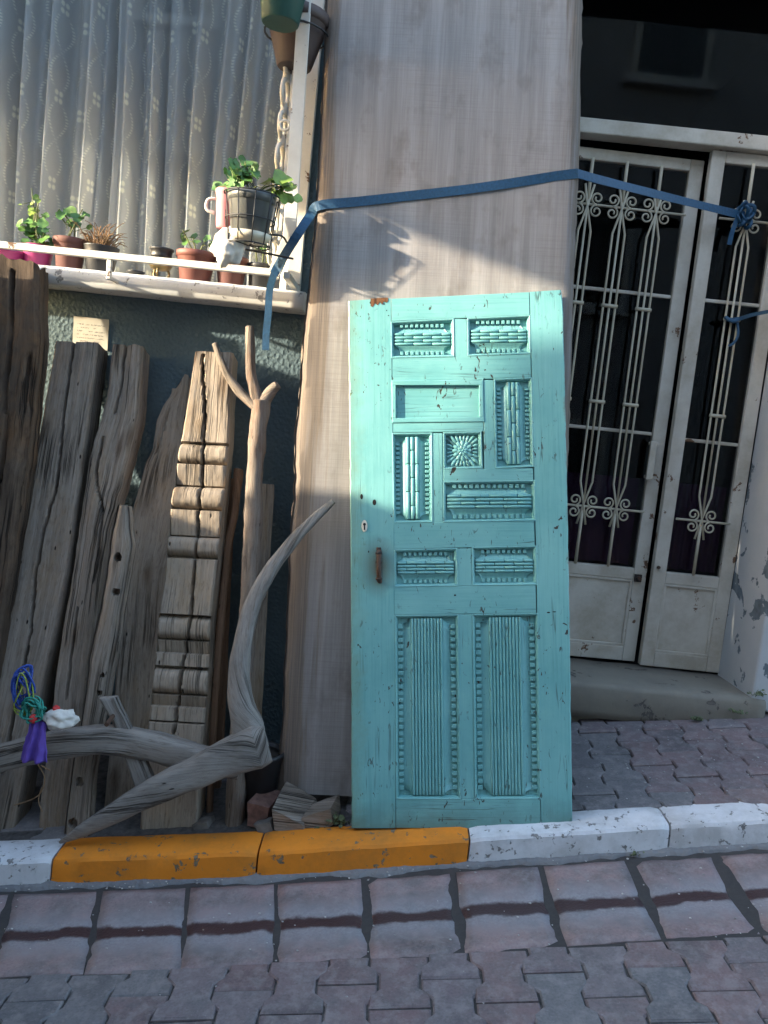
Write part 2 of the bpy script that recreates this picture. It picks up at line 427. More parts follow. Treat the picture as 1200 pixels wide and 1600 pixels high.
def note_mat():
    M = Mat('handwritten paper')
    v = M.n('TexCoord').outputs['Object']; sp = M.n('SeparateXYZ', {0: v})
    x, z = sp.outputs[0], sp.outputs[2]
    line = M.ramp(M.math('ABSOLUTE', M.math('SUBTRACT', M.math('FRACT', M.math('DIVIDE', z, .0135)), .5)), [(.14, 1.0), (.24, 0.0)])
    scr = M.noise(M.n('Mapping', {'Vector': v, 'Scale': (190, 1, 260)}).outputs[0], 1, 2, .5, 1.0)
    gap = M.noise(M.n('Mapping', {'Vector': v, 'Scale': (45, 1, 74)}).outputs[0], 1, 0, .5)
    ink = M.math('MULTIPLY', M.math('MULTIPLY', line, M.ramp(scr, [(.44, 0.0), (.52, 1.0)])), M.ramp(gap, [(.38, 0.0), (.44, 1.0)]))
    inside = M.math('MULTIPLY', M.ramp(M.math('ABSOLUTE', x), [(.055, 1.0), (.058, 0.0)]), M.ramp(M.math('ABSOLUTE', z), [(.040, 1.0), (.043, 0.0)]))
    st = M.noise(v, 22, 4, .6)
    c = M.mix(M.ramp(st, [(.4, 0.0), (.75, .6)]), (.46, .43, .35), (.33, .29, .22))
    c = M.mix(M.math('MULTIPLY', M.math('MULTIPLY', ink, inside), .8), c, (.10, .09, .10))
    M.set(Base_Color=c, Roughness=.8)
    return M.m

M_WHITE = chipped('white painted metal', (.66, .64, .58), (.16, .09, .05), .61, .42, (.40, .36, .29), .35)
M_WHITE2 = chipped('cream painted door metal', (.56, .515, .435), (.17, .09, .05), .63, .5, (.33, .27, .19), .6)
M_GRILLE = chipped('cream painted grille iron', (.50, .45, .34), (.15, .08, .05), .72, .5, (.3, .22, .14), .4, 30)
M_SILL = chipped('white limewashed sill', (.68, .67, .64), (.30, .29, .28), .60, .8, (.40, .38, .35), .5, 26)
M_TEALWALL = stucco('teal rough plaster', (.068, .10, .115), (.098, .142, .16))
M_JAMB = stucco('pale blue limewash, peeling', (.36, .385, .40), (.46, .46, .45), 24, .35, (.15, .18, .20), .56)
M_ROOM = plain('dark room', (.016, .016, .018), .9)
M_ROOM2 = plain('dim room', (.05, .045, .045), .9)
M_STEP = chipped('worn stone', (.215, .19, .15), (.12, .105, .09), .62, .85, (.15, .13, .11), .6, 7, .5)
M_KORANGE = chipped('orange kerb paint', (.74, .225, .012), (.22, .17, .11), .60, .8, (.40, .15, .022), .7, 24, .6)
M_KWHITE = chipped('white kerb paint', (.62, .62, .63), (.24, .23, .22), .59, .85, (.32, .31, .30), .65, 26, .6)
M_MORTAR = stucco('grey cement', (.13, .13, .135), (.22, .215, .21), 60, .9)
M_JOINT = plain('dirt in the joints', (.045, .040, .038), .95, scale=60, bump=.6)
M_PAVE_RED = paver_mat('red pavers', [(.18, .122, .122), (.21, .145, .14), (.165, .128, .132), (.20, .165, .164)])
M_PAVE_GREY = paver_mat('grey pavers', [(.145, .135, .14), (.18, .168, .165), (.13, .125, .13)])
M_GUTTER = paver_mat('gutter stones', [(.255, .18, .176), (.285, .20, .19), (.25, .195, .192)], True)
M_GLASS = glass_mat('window glass', (.93, .95, .95), .55)
M_GLASS2 = glass_mat('old door glass', (.66, .68, .70), .28)
M_LACE = lace_mat()
M_NOTE = note_mat()
M_STRAP = plain('blue webbing', (.010, .060, .125), .6, var=.25, scale=120, bump=.4)
M_PURPLECURT = plain('plum cloth', (.075, .018, .06), .9, scale=9)
M_TERRA = plain('terracotta plastic', (.145, .048, .036), .6, scale=12)
M_TERRA2 = plain('brown clay', (.115, .046, .038), .75, scale=14)
M_MAGENTA = plain('magenta plastic', (.33, .03, .14), .5)
M_BLACKP = plain('black plastic', (.022, .023, .025), .45)
M_GREYP = plain('charcoal plastic', (.075, .08, .078), .38)
M_GREENP = plain('green plastic', (.018, .075, .058), .45)
M_PINK = plain('pink plastic', (.62, .24, .26), .5)
M_CREAM = plain('cream plastic', (.62, .57, .45), .5)
M_UMBER = plain('dull brown plastic', (.070, .048, .043), .6, scale=14)
M_SOIL = plain('soil', (.05, .035, .025), .95, scale=60, bump=.8)
M_LEAF = plain('geranium leaf', (.075, .17, .035), .5, var=.45, scale=18)
M_LEAF2 = plain('yellow green leaf', (.18, .27, .045), .5, var=.35, scale=18)
M_DRY = plain('dry leaves', (.20, .12, .06), .9, var=.4, scale=30)
M_STEM = plain('plant stem', (.10, .12, .04), .7)
M_BRASS = plain('tarnished brass', (.20, .15, .07), .4, .8)
M_IRON = chipped('rusty iron', (.03, .025, .022), (.10, .045, .022), .56, .7, (.11, .05, .025), .7, 30)
M_BLACKIRON = plain('black wire', (.012, .012, .013), .5)
M_HOLE_SHADE = plain('painted hole shade', (.008, .007, .006), .95)  # near-black colour stands in for the shade inside holes
M_CLOTHW = plain('off white cloth', (.58, .55, .50), .9, scale=30)
M_CLOTHP = plain('purple cloth', (.12, .065, .36), .85, scale=30)
M_RED = plain('red plastic', (.5, .03, .03), .5)
M_ROPEB = plain('blue rope', (.02, .06, .30), .7, var=.4, scale=200)
M_ROPEG = plain('green rope', (.02, .22, .17), .7, var=.4, scale=200)
M_ROPEY = plain('yellow green rope', (.25, .32, .05), .7, var=.4, scale=200)
M_BRICK = plain('old brick', (.16, .085, .065), .9, var=.4, scale=40, bump=.6)
M_STONE = plain('dirty rubble', (.13, .115, .10), .9, var=.4, scale=25, bump=.8)
M_RAWWOOD = wood_mat('bare split wood', (.05, .025, .014), (.16, .075, .035), (.26, .14, .07), .8)

# ============================================================ THE SETTING
def slope_rot(extra=0.0): return Matrix.Rotation(-SL, 4, 'Y')
M_SAND = plain('sandy grime in the joints', (.075, .068, .064), .95, var=.5, scale=45, bump=.8)
# ground sheet, reaching far out
g = MB()
xs = [-120, -60, -30, -12, -6, -3, -1.5, 0, 1.5, 3, 6, 12, 30, 60, 120]; ys = [-120, -50, -20, -8, -4, 0, 2.0, 2.6, 3.6, 8, 30, 120]
def gz(x):
    return TS * max(-14, min(14, x)) - .048
idx = {}
for i, x in enumerate(xs):
    for j, y in enumerate(ys): idx[i, j] = g.add([(x, y, gz(x))])
for i in range(len(xs) - 1):
    for j in range(len(ys) - 1): g.face((idx[i, j], idx[i + 1, j], idx[i + 1, j + 1], idx[i, j + 1]))
street = g.build('street', M_JOINT, kind='structure')

def dt_outline(L=.2, wd=.165, wn=.112, gap=.003):
    h = L / 2 - gap; a = wd / 2 - gap; b = wn / 2 - gap; s1 = .052; s0 = .026
    return [(-a, -h), (a, -h), (a, -s1), (b, -s0), (b, s0), (a, s1), (a, h), (-a, h), (-a, s1), (-b, s0), (-b, -s0), (-a, -s1)]
def paver_mesh(seed, mat, th=.05, half=False):
    out = dt_outline()
    if half: out = [(x, min(y, .004)) for x, y in out[:4]] + [(.0535, .004), (-.0535, .004)] + out[10:]
    rnd = random.Random(seed); mb = MB(); b = .0045
    out = [(x + rnd.uniform(-.0014, .0014), y + rnd.uniform(-.0014, .0014)) for x, y in out]
    n = len(out)
    def inset(d):
        r = []
        for i in range(n):
            p0 = Vector(out[i - 1]); p1 = Vector(out[i]); p2 = Vector(out[(i + 1) % n])
            e1 = (p1 - p0).normalized(); e2 = (p2 - p1).normalized()
            n1 = Vector((-e1.y, e1.x)); n2 = Vector((-e2.y, e2.x)); k = (n1 + n2); k = k / max(.35, k.dot(n1)) if k.length > 1e-6 else n1
            r.append(p1 + k * d)
        return r
    rs = [[(x, y, -th) for x, y in out], [(x, y, -b) for x, y in out],
          [(p.x, p.y, -.0018) for p in inset(.0028)], [(p.x, p.y, 0 + rnd.uniform(-.0008, .0008)) for p in inset(b)]]
    mb.rings(rs, None, True, False)
    o = mb.build('paver', mat); me = o.data
    bpy.data.objects.remove(o); return me
pav_red = [paver_mesh(i, M_PAVE_RED) for i in range(6)]
pav_grey = [paver_mesh(20 + i, M_PAVE_GREY) for i in range(4)]
half_red = [paver_mesh(40 + i, M_PAVE_RED, half=True) for i in range(3)]
half_grey = [paver_mesh(50 + i, M_PAVE_GREY, half=True) for i in range(3)]
PITCHX = .1385
def place_paver(me, u, y, zoff, parent, crossfall=0.0, jit=1.0):
    x = u * math.cos(SL)
    o = bpy.data.objects.new('paver', me); COL.objects.link(o); o.parent = parent
    o.location = (x, y, TS * x + zoff + random.uniform(-.0025, .0025) * jit)
    o.rotation_euler = (crossfall + random.uniform(-.012, .012) * jit, -SL + random.uniform(-.010, .010) * jit, random.uniform(-.008, .008) * jit)
    return o
# carriageway of double-T pavers, near ones single, the rest joined
GY1 = 2.045
far = MB()
for c in range(-34, 35):
    for r in range(0, 26):
        u = c * PITCHX + .03; y = GY1 - .1 - r * .2 - (.1 if c % 2 else 0) + .1
        if y > GY1 + .02: continue
        ya = y; xa = u * math.cos(SL); y = y + .033 * xa + .027
        if -14 <= c <= 14 and r <= 6:
            grey = random.random() < (.75 if u < -.45 else .12 if u < .7 else .45)
            if ya > GY1 - .02: place_paver(random.choice(half_grey if grey else half_red), u, y, -.001, street)
            else: place_paver(random.choice(pav_grey if grey else pav_red), u, y, 0.0, street)
        else:
            x = u * math.cos(SL); M = T((x, y, TS * x + random.uniform(-.003, .003))) @ slope_rot()
            n = far.add([M @ Vector((a, b, 0)) for a, b in dt_outline()]); far.face(list(range(n, n + 12)))
mb = MB(); n = mb.add([(x, y + .033 * x, TS * x - .0085) for x in (-4.5, 4.5) for y in (-3, 2.066)]); mb.face((n, n + 2, n + 3, n + 1)); mb.build('joint_sand', M_SAND, street, kind='stuff')
o = far.build('paver_field', M_PAVE_RED, street, kind='stuff')

# gutter row of dished stones
def gutter_mesh(seed, sh=0.0):
    rnd = random.Random(seed); mb = MB(); W = .272; L = .402; nx, ny = 8, 14
    rows = []
    for j in range(ny + 1):
        y = -L / 2 + L * j / ny; row = []
        for i in range(nx + 1):
            x = -W / 2 + W * i / nx
            e = min(x + W / 2, W / 2 - x, y + L / 2, L / 2 - y)
            z = -.017 * (1 - min(1, abs(y) / (L / 2)) ** 1.2) - .008 * max(0, 1 - e / .010) ** 2
            z += .0022 * noise.noise(Vector((x * 18 + seed, y * 18, seed)))
            wob = .003 * noise.noise(Vector((y * 12, seed * 3.1, (i > nx / 2) * 5)))
            row.append((x + (wob if i in (0, nx) else 0), y + (.004 * noise.noise(Vector((x * 14, seed, j))) if j in (0, ny) else 0), z))
        rows.append(mb.add(row))
    for j in range(ny):
        for i in range(nx):
            mb.face((rows[j] + i, rows[j] + i + 1, rows[j + 1] + i + 1, rows[j + 1] + i), None, True)
    per = [rows[0] + i for i in range(nx + 1)] + [rows[j] + nx for j in range(1, ny + 1)] + [rows[ny] + i for i in range(nx - 1, -1, -1)] + [rows[j] for j in range(ny - 1, 0, -1)]
    lo = mb.add([Vector((mb.v[k].x, mb.v[k].y, -.06)) for k in per]); n = len(per)
    for k in range(n): mb.face((per[k], lo + k, lo + (k + 1) % n, per[(k + 1) % n]))
    mb.v = [Vector((p.x - sh * (p.y - L / 2), p.y, p.z)) for p in mb.v]
    o = mb.build('gutter_stone', M_GUTTER); me = o.data; bpy.data.objects.remove(o); return me
def kerb_y(x):   # front foot of the kerb
    return interp([(-6, 2.47), (-1.15, 2.488), (-.3, 2.487), (.4, 2.525), (1.0, 2.56), (1.45, 2.58), (6, 2.80)], x)
for i in range(-14, 15):
    x = -.805 + .2905 * (i + 3) - .145
    sh_ = interp([(-3, .40), (-.8, .27), (-.3, .13), (.1, .0), (.45, -.07), (1.2, -.11), (3, -.15)], x)
    o = bpy.data.objects.new('gutter_stone', gutter_mesh(i + 40, sh_)); COL.objects.link(o); o.parent = street
    dy = (kerb_y(x + .15) - kerb_y(x - .15)) / .3
    o.location = (x, kerb_y(x) - .032 - .205, TS * x + random.uniform(-.002, .002) + .001)
    o.rotation_euler = (random.uniform(-.008, .008), -SL, math.atan(dy) + random.uniform(-.006, .006))

mb = MB(); rows = []
for j in range(9):
    t = j / 8 * 2 - 1
    rows.append(mb.add([(x, kerb_y(x) - .237 + t * .232, TS * x + .004 - .017 * (1 - abs(t) ** 1.2) - .009 + .003 * noise.noise(Vector((x * 30, t * 6, 0)))) for x in [-4.2 + .04 * i for i in range(211)]]))
for j in range(8):
    for i in range(210): mb.face((rows[j] + i, rows[j] + i + 1, rows[j + 1] + i + 1, rows[j + 1] + i), None, True)
mb.build('gutter_bed', M_JOINT, street, kind='stuff')
# kerb: separate painted stones
kerb = MB(); kerb.box((-7, 2.53, 0), (7, 2.55, .001)); kerb.v = [Vector((p.x, kerb_y(p.x) + (.10 if p.y > 2.54 else .02), TS * p.x - .05 + (p.z > 0) * .03)) for p in kerb.v]
kerb = kerb.build('kerb', M_MORTAR, kind='structure')
def kerb_stone(x0, x1, mat, seed, jag=0.0):
    mb = MB(); nx = 26
    prof = [(.0, -.09), (.0, .0), (.002, .035), (.004, KERB_H - .014), (.011, KERB_H - .0035), (.022, KERB_H), (.085, KERB_H + .001), (.125, KERB_H + .001), (.146, KERB_H - .004), (.150, KERB_H - .02), (.150, -.08)]
    rs = []
    for i in range(nx + 1):
        x = lerp(x0, x1, i / nx); e = min(x - x0, x1 - x); ring = []
        for j, (dy, dz) in enumerate(prof):
            k = noise.noise(Vector((x * 9 + seed * 5, dy * 20, dz * 20))) * .0024 + noise.noise(Vector((x * 34, dy * 70, seed + dz * 70))) * .0016
            if 2 <= j <= 5: k += -.004 * max(0, noise.noise(Vector((x * 14 + seed, 3.3, j * .2)))) ** 1.2 * 2
            rnd_ = -.006 * max(0, 1 - e / .012) ** 2
            ring.append((x, kerb_y(x) + dy - (0 if j < 2 else k * .5) - rnd_ * (j < 6) , TS * x + dz + (k if j > 1 else 0) + (rnd_ if 2 < j < 9 else 0)))
        rs.append(ring)
    o = mb.rings(rs, None, True, True).build('kerb_stone', mat, kerb); o.data.set_sharp_from_angle(angle=rad(28)); return o
ends = [-3.1, -2.4, -1.70, -.985, -.302, .398, 1.075, 1.78, 2.48, 3.2]
mats = [M_KORANGE, M_KORANGE, M_KWHITE, M_KORANGE, M_KORANGE, M_KWHITE, M_KWHITE, M_KORANGE, M_KORANGE]
for i, mt in enumerate(mats): kerb_stone(ends[i] + .003, ends[i + 1] - .003, mt, i)
# cement smeared along the foot of the kerb
mb = MB(); n = 420; lo = []; 
for j in range(6):
    row = []
    for i in range(n + 1):
        x = -3 + 6 * i / n
        t = j / 5; wd = .034 + .026 * noise.noise(Vector((x * 5, 0, 0))) + .016 * noise.noise(Vector((x * 21, 1, 0)))
        y = kerb_y(x) + .012 - t * max(.014, wd)
        z = .003 + .008 * (1 - t) ** 2 * (1 + noise.noise(Vector((x * 8, t, 4)))) + .003 * noise.noise(Vector((x * 50, t * 3, 7))) - (t > .9) * .02
        row.append((x, y, TS * x + z))
    lo.append(mb.add(row))
for j in range(5):
    for i in range(n): mb.face((lo[j + 1] + i, lo[j + 1] + i + 1, lo[j] + i + 1, lo[j] + i), None, True)
mb.build('mortar', M_MORTAR, kerb)

# pavement
mb = MB(); kx = [-7, -6, -3, -1.15, -.3, .4, 1.0, 1.45, 3, 6, 7]; n = mb.add([(x, y, walk_z(x, y) - .011) for x in kx for y in (kerb_y(x) + .09, 4.0)])
for i in range(len(kx) - 1): mb.face((n + 2 * i, n + 2 * i + 2, n + 2 * i + 3, n + 2 * i + 1))
pave = mb.build('pavement', M_SAND, kind='structure')
CF = math.atan(.06)
for c in range(-12, 20):
    for r in range(6):
        u = c * PITCHX + .05; x = u * math.cos(SL); y = 2.70 + r * .2 + (.1 if c % 2 else 0)
        if y > 3.52 or y < kerb_y(x) + .20: 
            if y > 3.52: continue
        # grey triangle by the leaning door, red beyond
        if x < -.05 and random.random() < .75: continue
        me = random.choice(pav_grey if x < 1.02 + (3.4 - y) * .22 + random.uniform(-.05, .05) else pav_red)
        yy = max(y, kerb_y(x) + .155 + .1)
        if yy != y and c % 2 == 0: yy = kerb_y(x) + .155 + .1
        place_paver(me, u, y if y - .1 > kerb_y(x) + .145 else y, walk_z(0, y), pave, CF)

# ============================================================ THE HOUSE
YW, YLEAF, YSTEP = 3.40, 3.70, 3.38
house = thing('house', 'teal plastered house front with lace curtained window and recessed doorway', 'house', (0, YW, 0))
def hbox(name, a, b, mat, parent=house, bev=0.0, M=None):
    mb = MB(); a = Vector(a) - Vector((0, YW, 0)); b = Vector(b) - Vector((0, YW, 0)); mb.box(a, b)
    return mb.build(name, mat, parent, M, bevel=bev)
WX0, WX1, WZ0, WZ1 = -3.4, -.50, 1.97, 3.75          # window opening
DX0, DX1, DZ0, DZ1 = .50, 1.66, .46, 3.52            # doorway
hbox('wall', (-6, 3.30, -1.6), (DX0 - .02, 3.66, 1.90), M_TEALWALL)
hbox('wall', (-6, YW, 1.90), (WX0, 3.66, 7), M_TEALWALL)
hbox('wall', (WX1 + .06, YW, 1.90), (DX0, 3.66, 7), M_TEALWALL)
hbox('wall', (WX0, YW, WZ1), (WX1 + .06, 3.66, 7), M_TEALWALL)
hbox('wall', (DX0, YW + .002, DZ1), (DX1 + .03, 3.66, 7), M_TEALWALL)
hbox('wall', (1.83, YW + .01, -.6), (6, 3.9, 7), M_TEALWALL)
hbox('wall', (DX0 - .02, YW + .05, -.3), (1.85, 3.9, .44), M_TEALWALL)
# right jamb, splayed a little, pale blue and peeling
mb = MB(); n = mb.add([(DX1, .31, -.03), (DX1 + .028, 0, -.03), (1.835, -.012, -.08), (1.835, .31, -.08)] + [(DX1 + .02, .31, 3.6), (DX1 + .048, 0, 3.6), (1.845, -.012, 3.6), (1.845, .31, 3.6)])
mb.v = [Vector((p.x, p.y, p.z + (.46 if p.z < 1 else 0))) for p in mb.v]
for f in ((0, 1, 5, 4), (1, 2, 6, 5), (2, 3, 7, 6), (3, 0, 4, 7), (4, 5, 6, 7), (3, 2, 1, 0)): mb.face([n + i for i in f])
mb.build('door_jamb', M_JAMB, house, bevel=.008)
hbox('door_jamb', (DX0 - .03, YW - .004, .44), (DX0 + .05, 3.72, 3.32), M_JAMB, bev=.006)
hbox('lintel', (DX0 + .05, YW + .004, DZ1 - .03), (DX1 + .05, 3.72, DZ1 + .06), M_TEALWALL, bev=.006)
# steel door frame head and transom glass
def leafz(x): return 0
hbox('door_head', (.55, 3.66, 2.835), (1.70, 3.75, 2.90), M_WHITE2, bev=.006)
hbox('transom_pane', (.55, 3.715, 2.90), (1.70, 3.72, DZ1 - .03), M_GLASS2)
for x in (.55, 1.66): pass
# step
mb = MB(); rs = []
for i in range(31):
    x = lerp(.62, 1.745, i / 30); ring = []
    for j, (y, z) in enumerate(((3.39, .30), (3.385, .335), (3.378, .37), (3.376, .435), (3.384, .452), (3.40, .459), (3.5, .461), (3.6, .462), (3.735, .463), (3.735, .30))):
        k = noise.noise(Vector((x * 11, y * 9, z * 20))) * .006 + noise.noise(Vector((x * 40, y * 40, z * 40))) * .0022
        if j in (3, 4, 5): k -= .012 * max(0, noise.noise(Vector((x * 6 + 2, 5, 0))))
        ring.append((x, y - YW + (abs(k) if j < 4 else 0), z + (k if j > 3 else 0) * .7))
    rs.append(ring)
mb.rings(rs, None, True, True).build('step', M_STEP, house)
hbox('step_base', (.60, 3.43, -.1), (1.80, 3.74, .325), M_STEP)
# rooms behind the openings (dark)
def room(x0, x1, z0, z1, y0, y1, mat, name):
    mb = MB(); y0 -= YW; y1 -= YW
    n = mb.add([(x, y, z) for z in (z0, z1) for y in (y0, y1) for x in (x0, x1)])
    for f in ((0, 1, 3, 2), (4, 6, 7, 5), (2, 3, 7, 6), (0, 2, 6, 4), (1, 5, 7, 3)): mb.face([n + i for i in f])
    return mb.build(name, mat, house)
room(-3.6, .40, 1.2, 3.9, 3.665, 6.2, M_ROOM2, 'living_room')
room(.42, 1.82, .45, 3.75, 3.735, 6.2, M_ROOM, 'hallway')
# window: frame, mullion, glass, sill
win = hbox('window', (WX0, YW + .14, WZ0), (WX0 + .06, YW + .20, WZ1), M_WHITE)
hbox('frame', (WX1 - .05, YW + .14, WZ0), (WX1, YW + .20, WZ1), M_WHITE, win, .004)
hbox('frame', (WX0 + .06, YW + .14, WZ0), (WX1 - .05, YW + .20, WZ0 + .05), M_WHITE, win, .004)
hbox('frame', (WX0 + .06, YW + .14, WZ1 - .05), (WX1 - .05, YW + .20, WZ1), M_WHITE, win, .004)
hbox('frame', (-2.02, YW + .14, WZ0 + .05), (-1.96, YW + .20, WZ1 - .05), M_WHITE, win, .004)
hbox('pane', (-1.96, YW + .165, WZ0 + .05), (WX1 - .05, YW + .170, WZ1 - .05), M_GLASS, win)
hbox('pane', (WX0 + .06, YW + .165, WZ0 + .05), (-2.02, YW + .170, WZ1 - .05), M_GLASS, win)
hbox('architrave', (WX1, YW - .018, WZ0), (WX1 + .06, YW + .2, WZ1 + .06), M_WHITE, win, .004)
# sill with a wavy worn edge
mb = MB(); rs = []
for i in range(61):
    x = lerp(WX0 - .1, -.392, i / 60); ring = []
    for j, (y, z) in enumerate(((3.60, 1.893), (3.40, 1.893), (3.165, 1.893), (3.152, 1.900), (3.150, 1.945), (3.158, 1.962), (3.18, 1.967), (3.4, 1.969), (3.60, 1.969))):
        k = noise.noise(Vector((x * 9, y * 12, z * 30))) * .004 + noise.noise(Vector((x * 33, y * 30, z * 30))) * .002
        if j == 5: k -= .008 * max(0, noise.noise(Vector((x * 8, 9, 1))))
        ring.append((x, y - YW + (k if 1 < j < 6 else 0), z + k * (.8 if j not in (0, 8) else 0)))
    rs.append(ring)
mb.rings(rs, None, True, True).build('sill', M_SILL, house)

# lace curtain
mb = MB(); nx, nz = 760, 8; rows = []
arc = [0.0]; pos = []
for i in range(nx + 1):
    x = lerp(-3.3, -.52, i / nx)
    n1 = noise.noise(Vector((x * 2.1, 0, 0))); n2 = noise.noise(Vector((x * 5.0, 3, 0)))
    y = 3.71 + .042 * math.sin(x * 52 + 6 * n1 + 2 * n2) + .026 * math.sin(x * 97 + 6 * n2) + .012 * n2
    pos.append((x, y))
    if i: arc.append(arc[-1] + math.hypot(x - pos[i - 1][0], y - pos[i - 1][1]))
for j in range(nz + 1):
    z = lerp(1.985, 3.72, j / nz)
    rows.append(mb.add([(x + .016 * math.sin(z * 1.9 + x * 7), 3.70 + (y - 3.70) * (1 + .25 * math.sin(z * 2 + x * 3)), z) for x, y in pos]))
for j in range(nz):
    for i in range(nx):
        z0 = lerp(1.985, 3.72, j / nz); z1 = lerp(1.985, 3.72, (j + 1) / nz)
        mb.face((rows[j] + i, rows[j] + i + 1, rows[j + 1] + i + 1, rows[j + 1] + i), [(arc[i], z0), (arc[i + 1], z0), (arc[i + 1], z1), (arc[i], z1)], True)
cur = mb.build('lace_curtain', M_LACE, label='white lace net curtain with embroidered flowers hanging behind the window', cat='curtain')

# ============================================================ ENTRANCE DOOR LEAVES
def spiral(mb, c, ux, uz, sx, sz, r0=.040, turns=1.35, rr=.0043):
    pts = []
    for i in range(22):
        t = i / 21; a = -PI / 2 + 2 * PI * turns * t; r = r0 * (1 - .72 * t)
        pts.append(c + ux * (sx * (r * math.cos(a))) + uz * (sz * (r0 + r * math.sin(a) - 0)))
    mb.tube(pts, [rr] * len(pts), 6, res=1)
def grille_group(parent, X, ztop, zbot, sp=.028):
    """three bars gathered at both ends into a knot with four scrolls"""
    ex, ez = Vector((1, 0, 0)), Vector((0, 0, 1)); yb = -.028
    for i in (-1, 0, 1):
        mb = MB()
        if i == 0: pts = [Vector((X, yb, zbot - .02)), Vector((X, yb, ztop + .02))]
        else:
            s = i * sp
            pts = [Vector((X - s * .75, yb, zbot - .085)), Vector((X, yb, zbot + .01)), Vector((X + s, yb, zbot + .115)), Vector((X + s, yb, ztop - .115)), Vector((X, yb, ztop - .01)), Vector((X - s * .75, yb, ztop + .085))]
        mb.tube(pts, [.0052] * len(pts), 8, res=1).build('grille_bar', M_GRILLE, parent)
    for zc in (ztop, zbot):
        for sx in (-1, 1):
            for sz in (-1, 1):
                mb = MB(); spiral(mb, Vector((X + sx * .042, yb, zc)), ex, ez, -sx, sz, .028)
                mb.build('scroll', M_GRILLE, parent)
    for f in (.36, .68):
        z = lerp(zbot, ztop, f); mb = MB(); mb.tube([(X - sp - .008, yb - .004, z), (X + sp + .008, yb - .004, z)], [.008, .008], 8, res=1); mb.build('grille_tie', M_GRILLE, parent)
def leaf(root, x0, x1, z0, z1, zglass, st, xs_groups, ztop, zbot, railz):
    """x from the leaf's own hinge edge; y=0 is the front face"""
    def b(n, a, c, mt=M_WHITE2, bev=.004): 
        mb = MB(); mb.box(a, c); return mb.build(n, mt, root, bevel=bev)
    b('stile', (x0, 0, z0), (x0 + st, .04, z1)); b('stile', (x1 - st, 0, z0), (x1, .04, z1))
    b('rail', (x0 + st, .001, z1 - .05), (x1 - st, .039, z1)); b('rail', (x0 + st, .001, z0), (x1 - st, .039, z0 + .07)); b('rail', (x0 + st, .001, zglass - .055), (x1 - st, .039, zglass))
    p = b('bottom_panel', (x0 + st, .012, z0 + .07), (x1 - st, .03, zglass - .055), bev=0)
    mb = MB(); d = .012                       # raised bead round the sheet panel
    for a, c in (((x0 + st, .003, z0 + .07), (x1 - st, .012, z0 + .07 + d)), ((x0 + st, .003, zglass - .055 - d), (x1 - st, .012, zglass - .055)), ((x0 + st, .004, z0 + .07 + d), (x0 + st + d, .012, zglass - .055 - d)), ((x1 - st - d, .004, z0 + .07 + d), (x1 - st, .012, zglass - .055 - d))): mb.box(a, c)
    mb.build('bead', M_WHITE2, p, bevel=.002)
    zz = [zglass] + railz + [z1 - .05]
    for r in railz: b('glazing_bar', (x0 + st, .012, r - .008), (x1 - st, .03, r + .008))
    for a, c in zip(zz, zz[1:]): b('pane', (x0 + st, .020, a + .002), (x1 - st, .024, c - .002), M_GLASS2, 0)
    for z in (ztop, zbot):
        mb = MB(); mb.tube([(x0 + st, -.024, z), (x1 - st, -.024, z)], [.0055, .0055], 8, res=1); mb.build('cross_bar', M_GRILLE, root)
    for X in xs_groups:
        grille_group(root, X, ztop, zbot)
        for za, zb in ((zglass, zbot), (ztop, z1 - .05)):
            mb = MB(); mb.tube([(X, -.024, za), (X, -.024, zb)], [.0075, .0075], 8, res=1); mb.build('grille_bar', M_GRILLE, root)
# positions read from the photograph on the leaf plane
def lp(px, py, Y=YLEAF): return at(px, py, Y)
rl = thing('door_leaf', 'narrow cream metal door leaf with one scroll grille, shut beside the peeling jamb', 'door', (0, YLEAF, 0))
xr0 = lp(1000, 1040).x; zt = lp(1170, 345, YLEAF - .03).z; zb = lp(1100, 815, YLEAF - .03).z; zg = lp(1080, 898).z
leaf(rl, xr0, DX1 + .002, .472, 2.832, zg, .062, [lp(1163, 350, YLEAF - .028).x * .5 + lp(1098, 815, YLEAF - .028).x * .5], zt, zb, [lp(1120, 470).z, lp(1100, 690).z])
mb = MB(); mb.tube([(xr0 + .02, -.012, .95), (xr0 + .02, -.002, .95)], [.008, .008], 8, res=1); mb.build('bolt_head', M_IRON, rl)
ll = thing('door_leaf', 'wide cream metal door leaf with scroll grilles, ajar behind the leaning planks', 'door', M=T((.562, YLEAF + .022, 0)) @ Matrix.Rotation(rad(2.4), 4, 'Z'))
xw = xr0 - .562 - .010
g2 = (lp(972, 320).x + lp(912, 795).x) / 2 - .562; g3 = (lp(1027, 328).x + lp(962, 810).x) / 2 - .562
leaf(ll, 0, xw, .472, 2.80, lp(940, 882).z - .01, .062, [g2 - (g3 - g2), g2, g3], zt + .012, zb + .012, [lp(1000, 455).z, lp(990, 675).z])
mb = MB(); zh = lp(1020, 720).z
mb.box((xw - .085, -.05, zh - .09), (xw - .055, -.038, zh + .09)); mb.box((xw - .08, -.038, zh + .07), (xw - .045, 0, zh + .085)); mb.box((xw - .08, -.038, zh - .085), (xw - .045, 0, zh - .07))
mb.build('handle', M_WHITE2, ll, bevel=.003)
mb = MB(); zk = lp(990, 905).z; mb.box((xw - .06, -.012, zk - .018), (xw - .025, 0, zk + .018)); mb.tube([(xw - .042, -.03, zk), (xw - .042, -.01, zk)], [.011, .011], 8, res=1)
mb.build('lock', M_IRON, ll, bevel=.002)
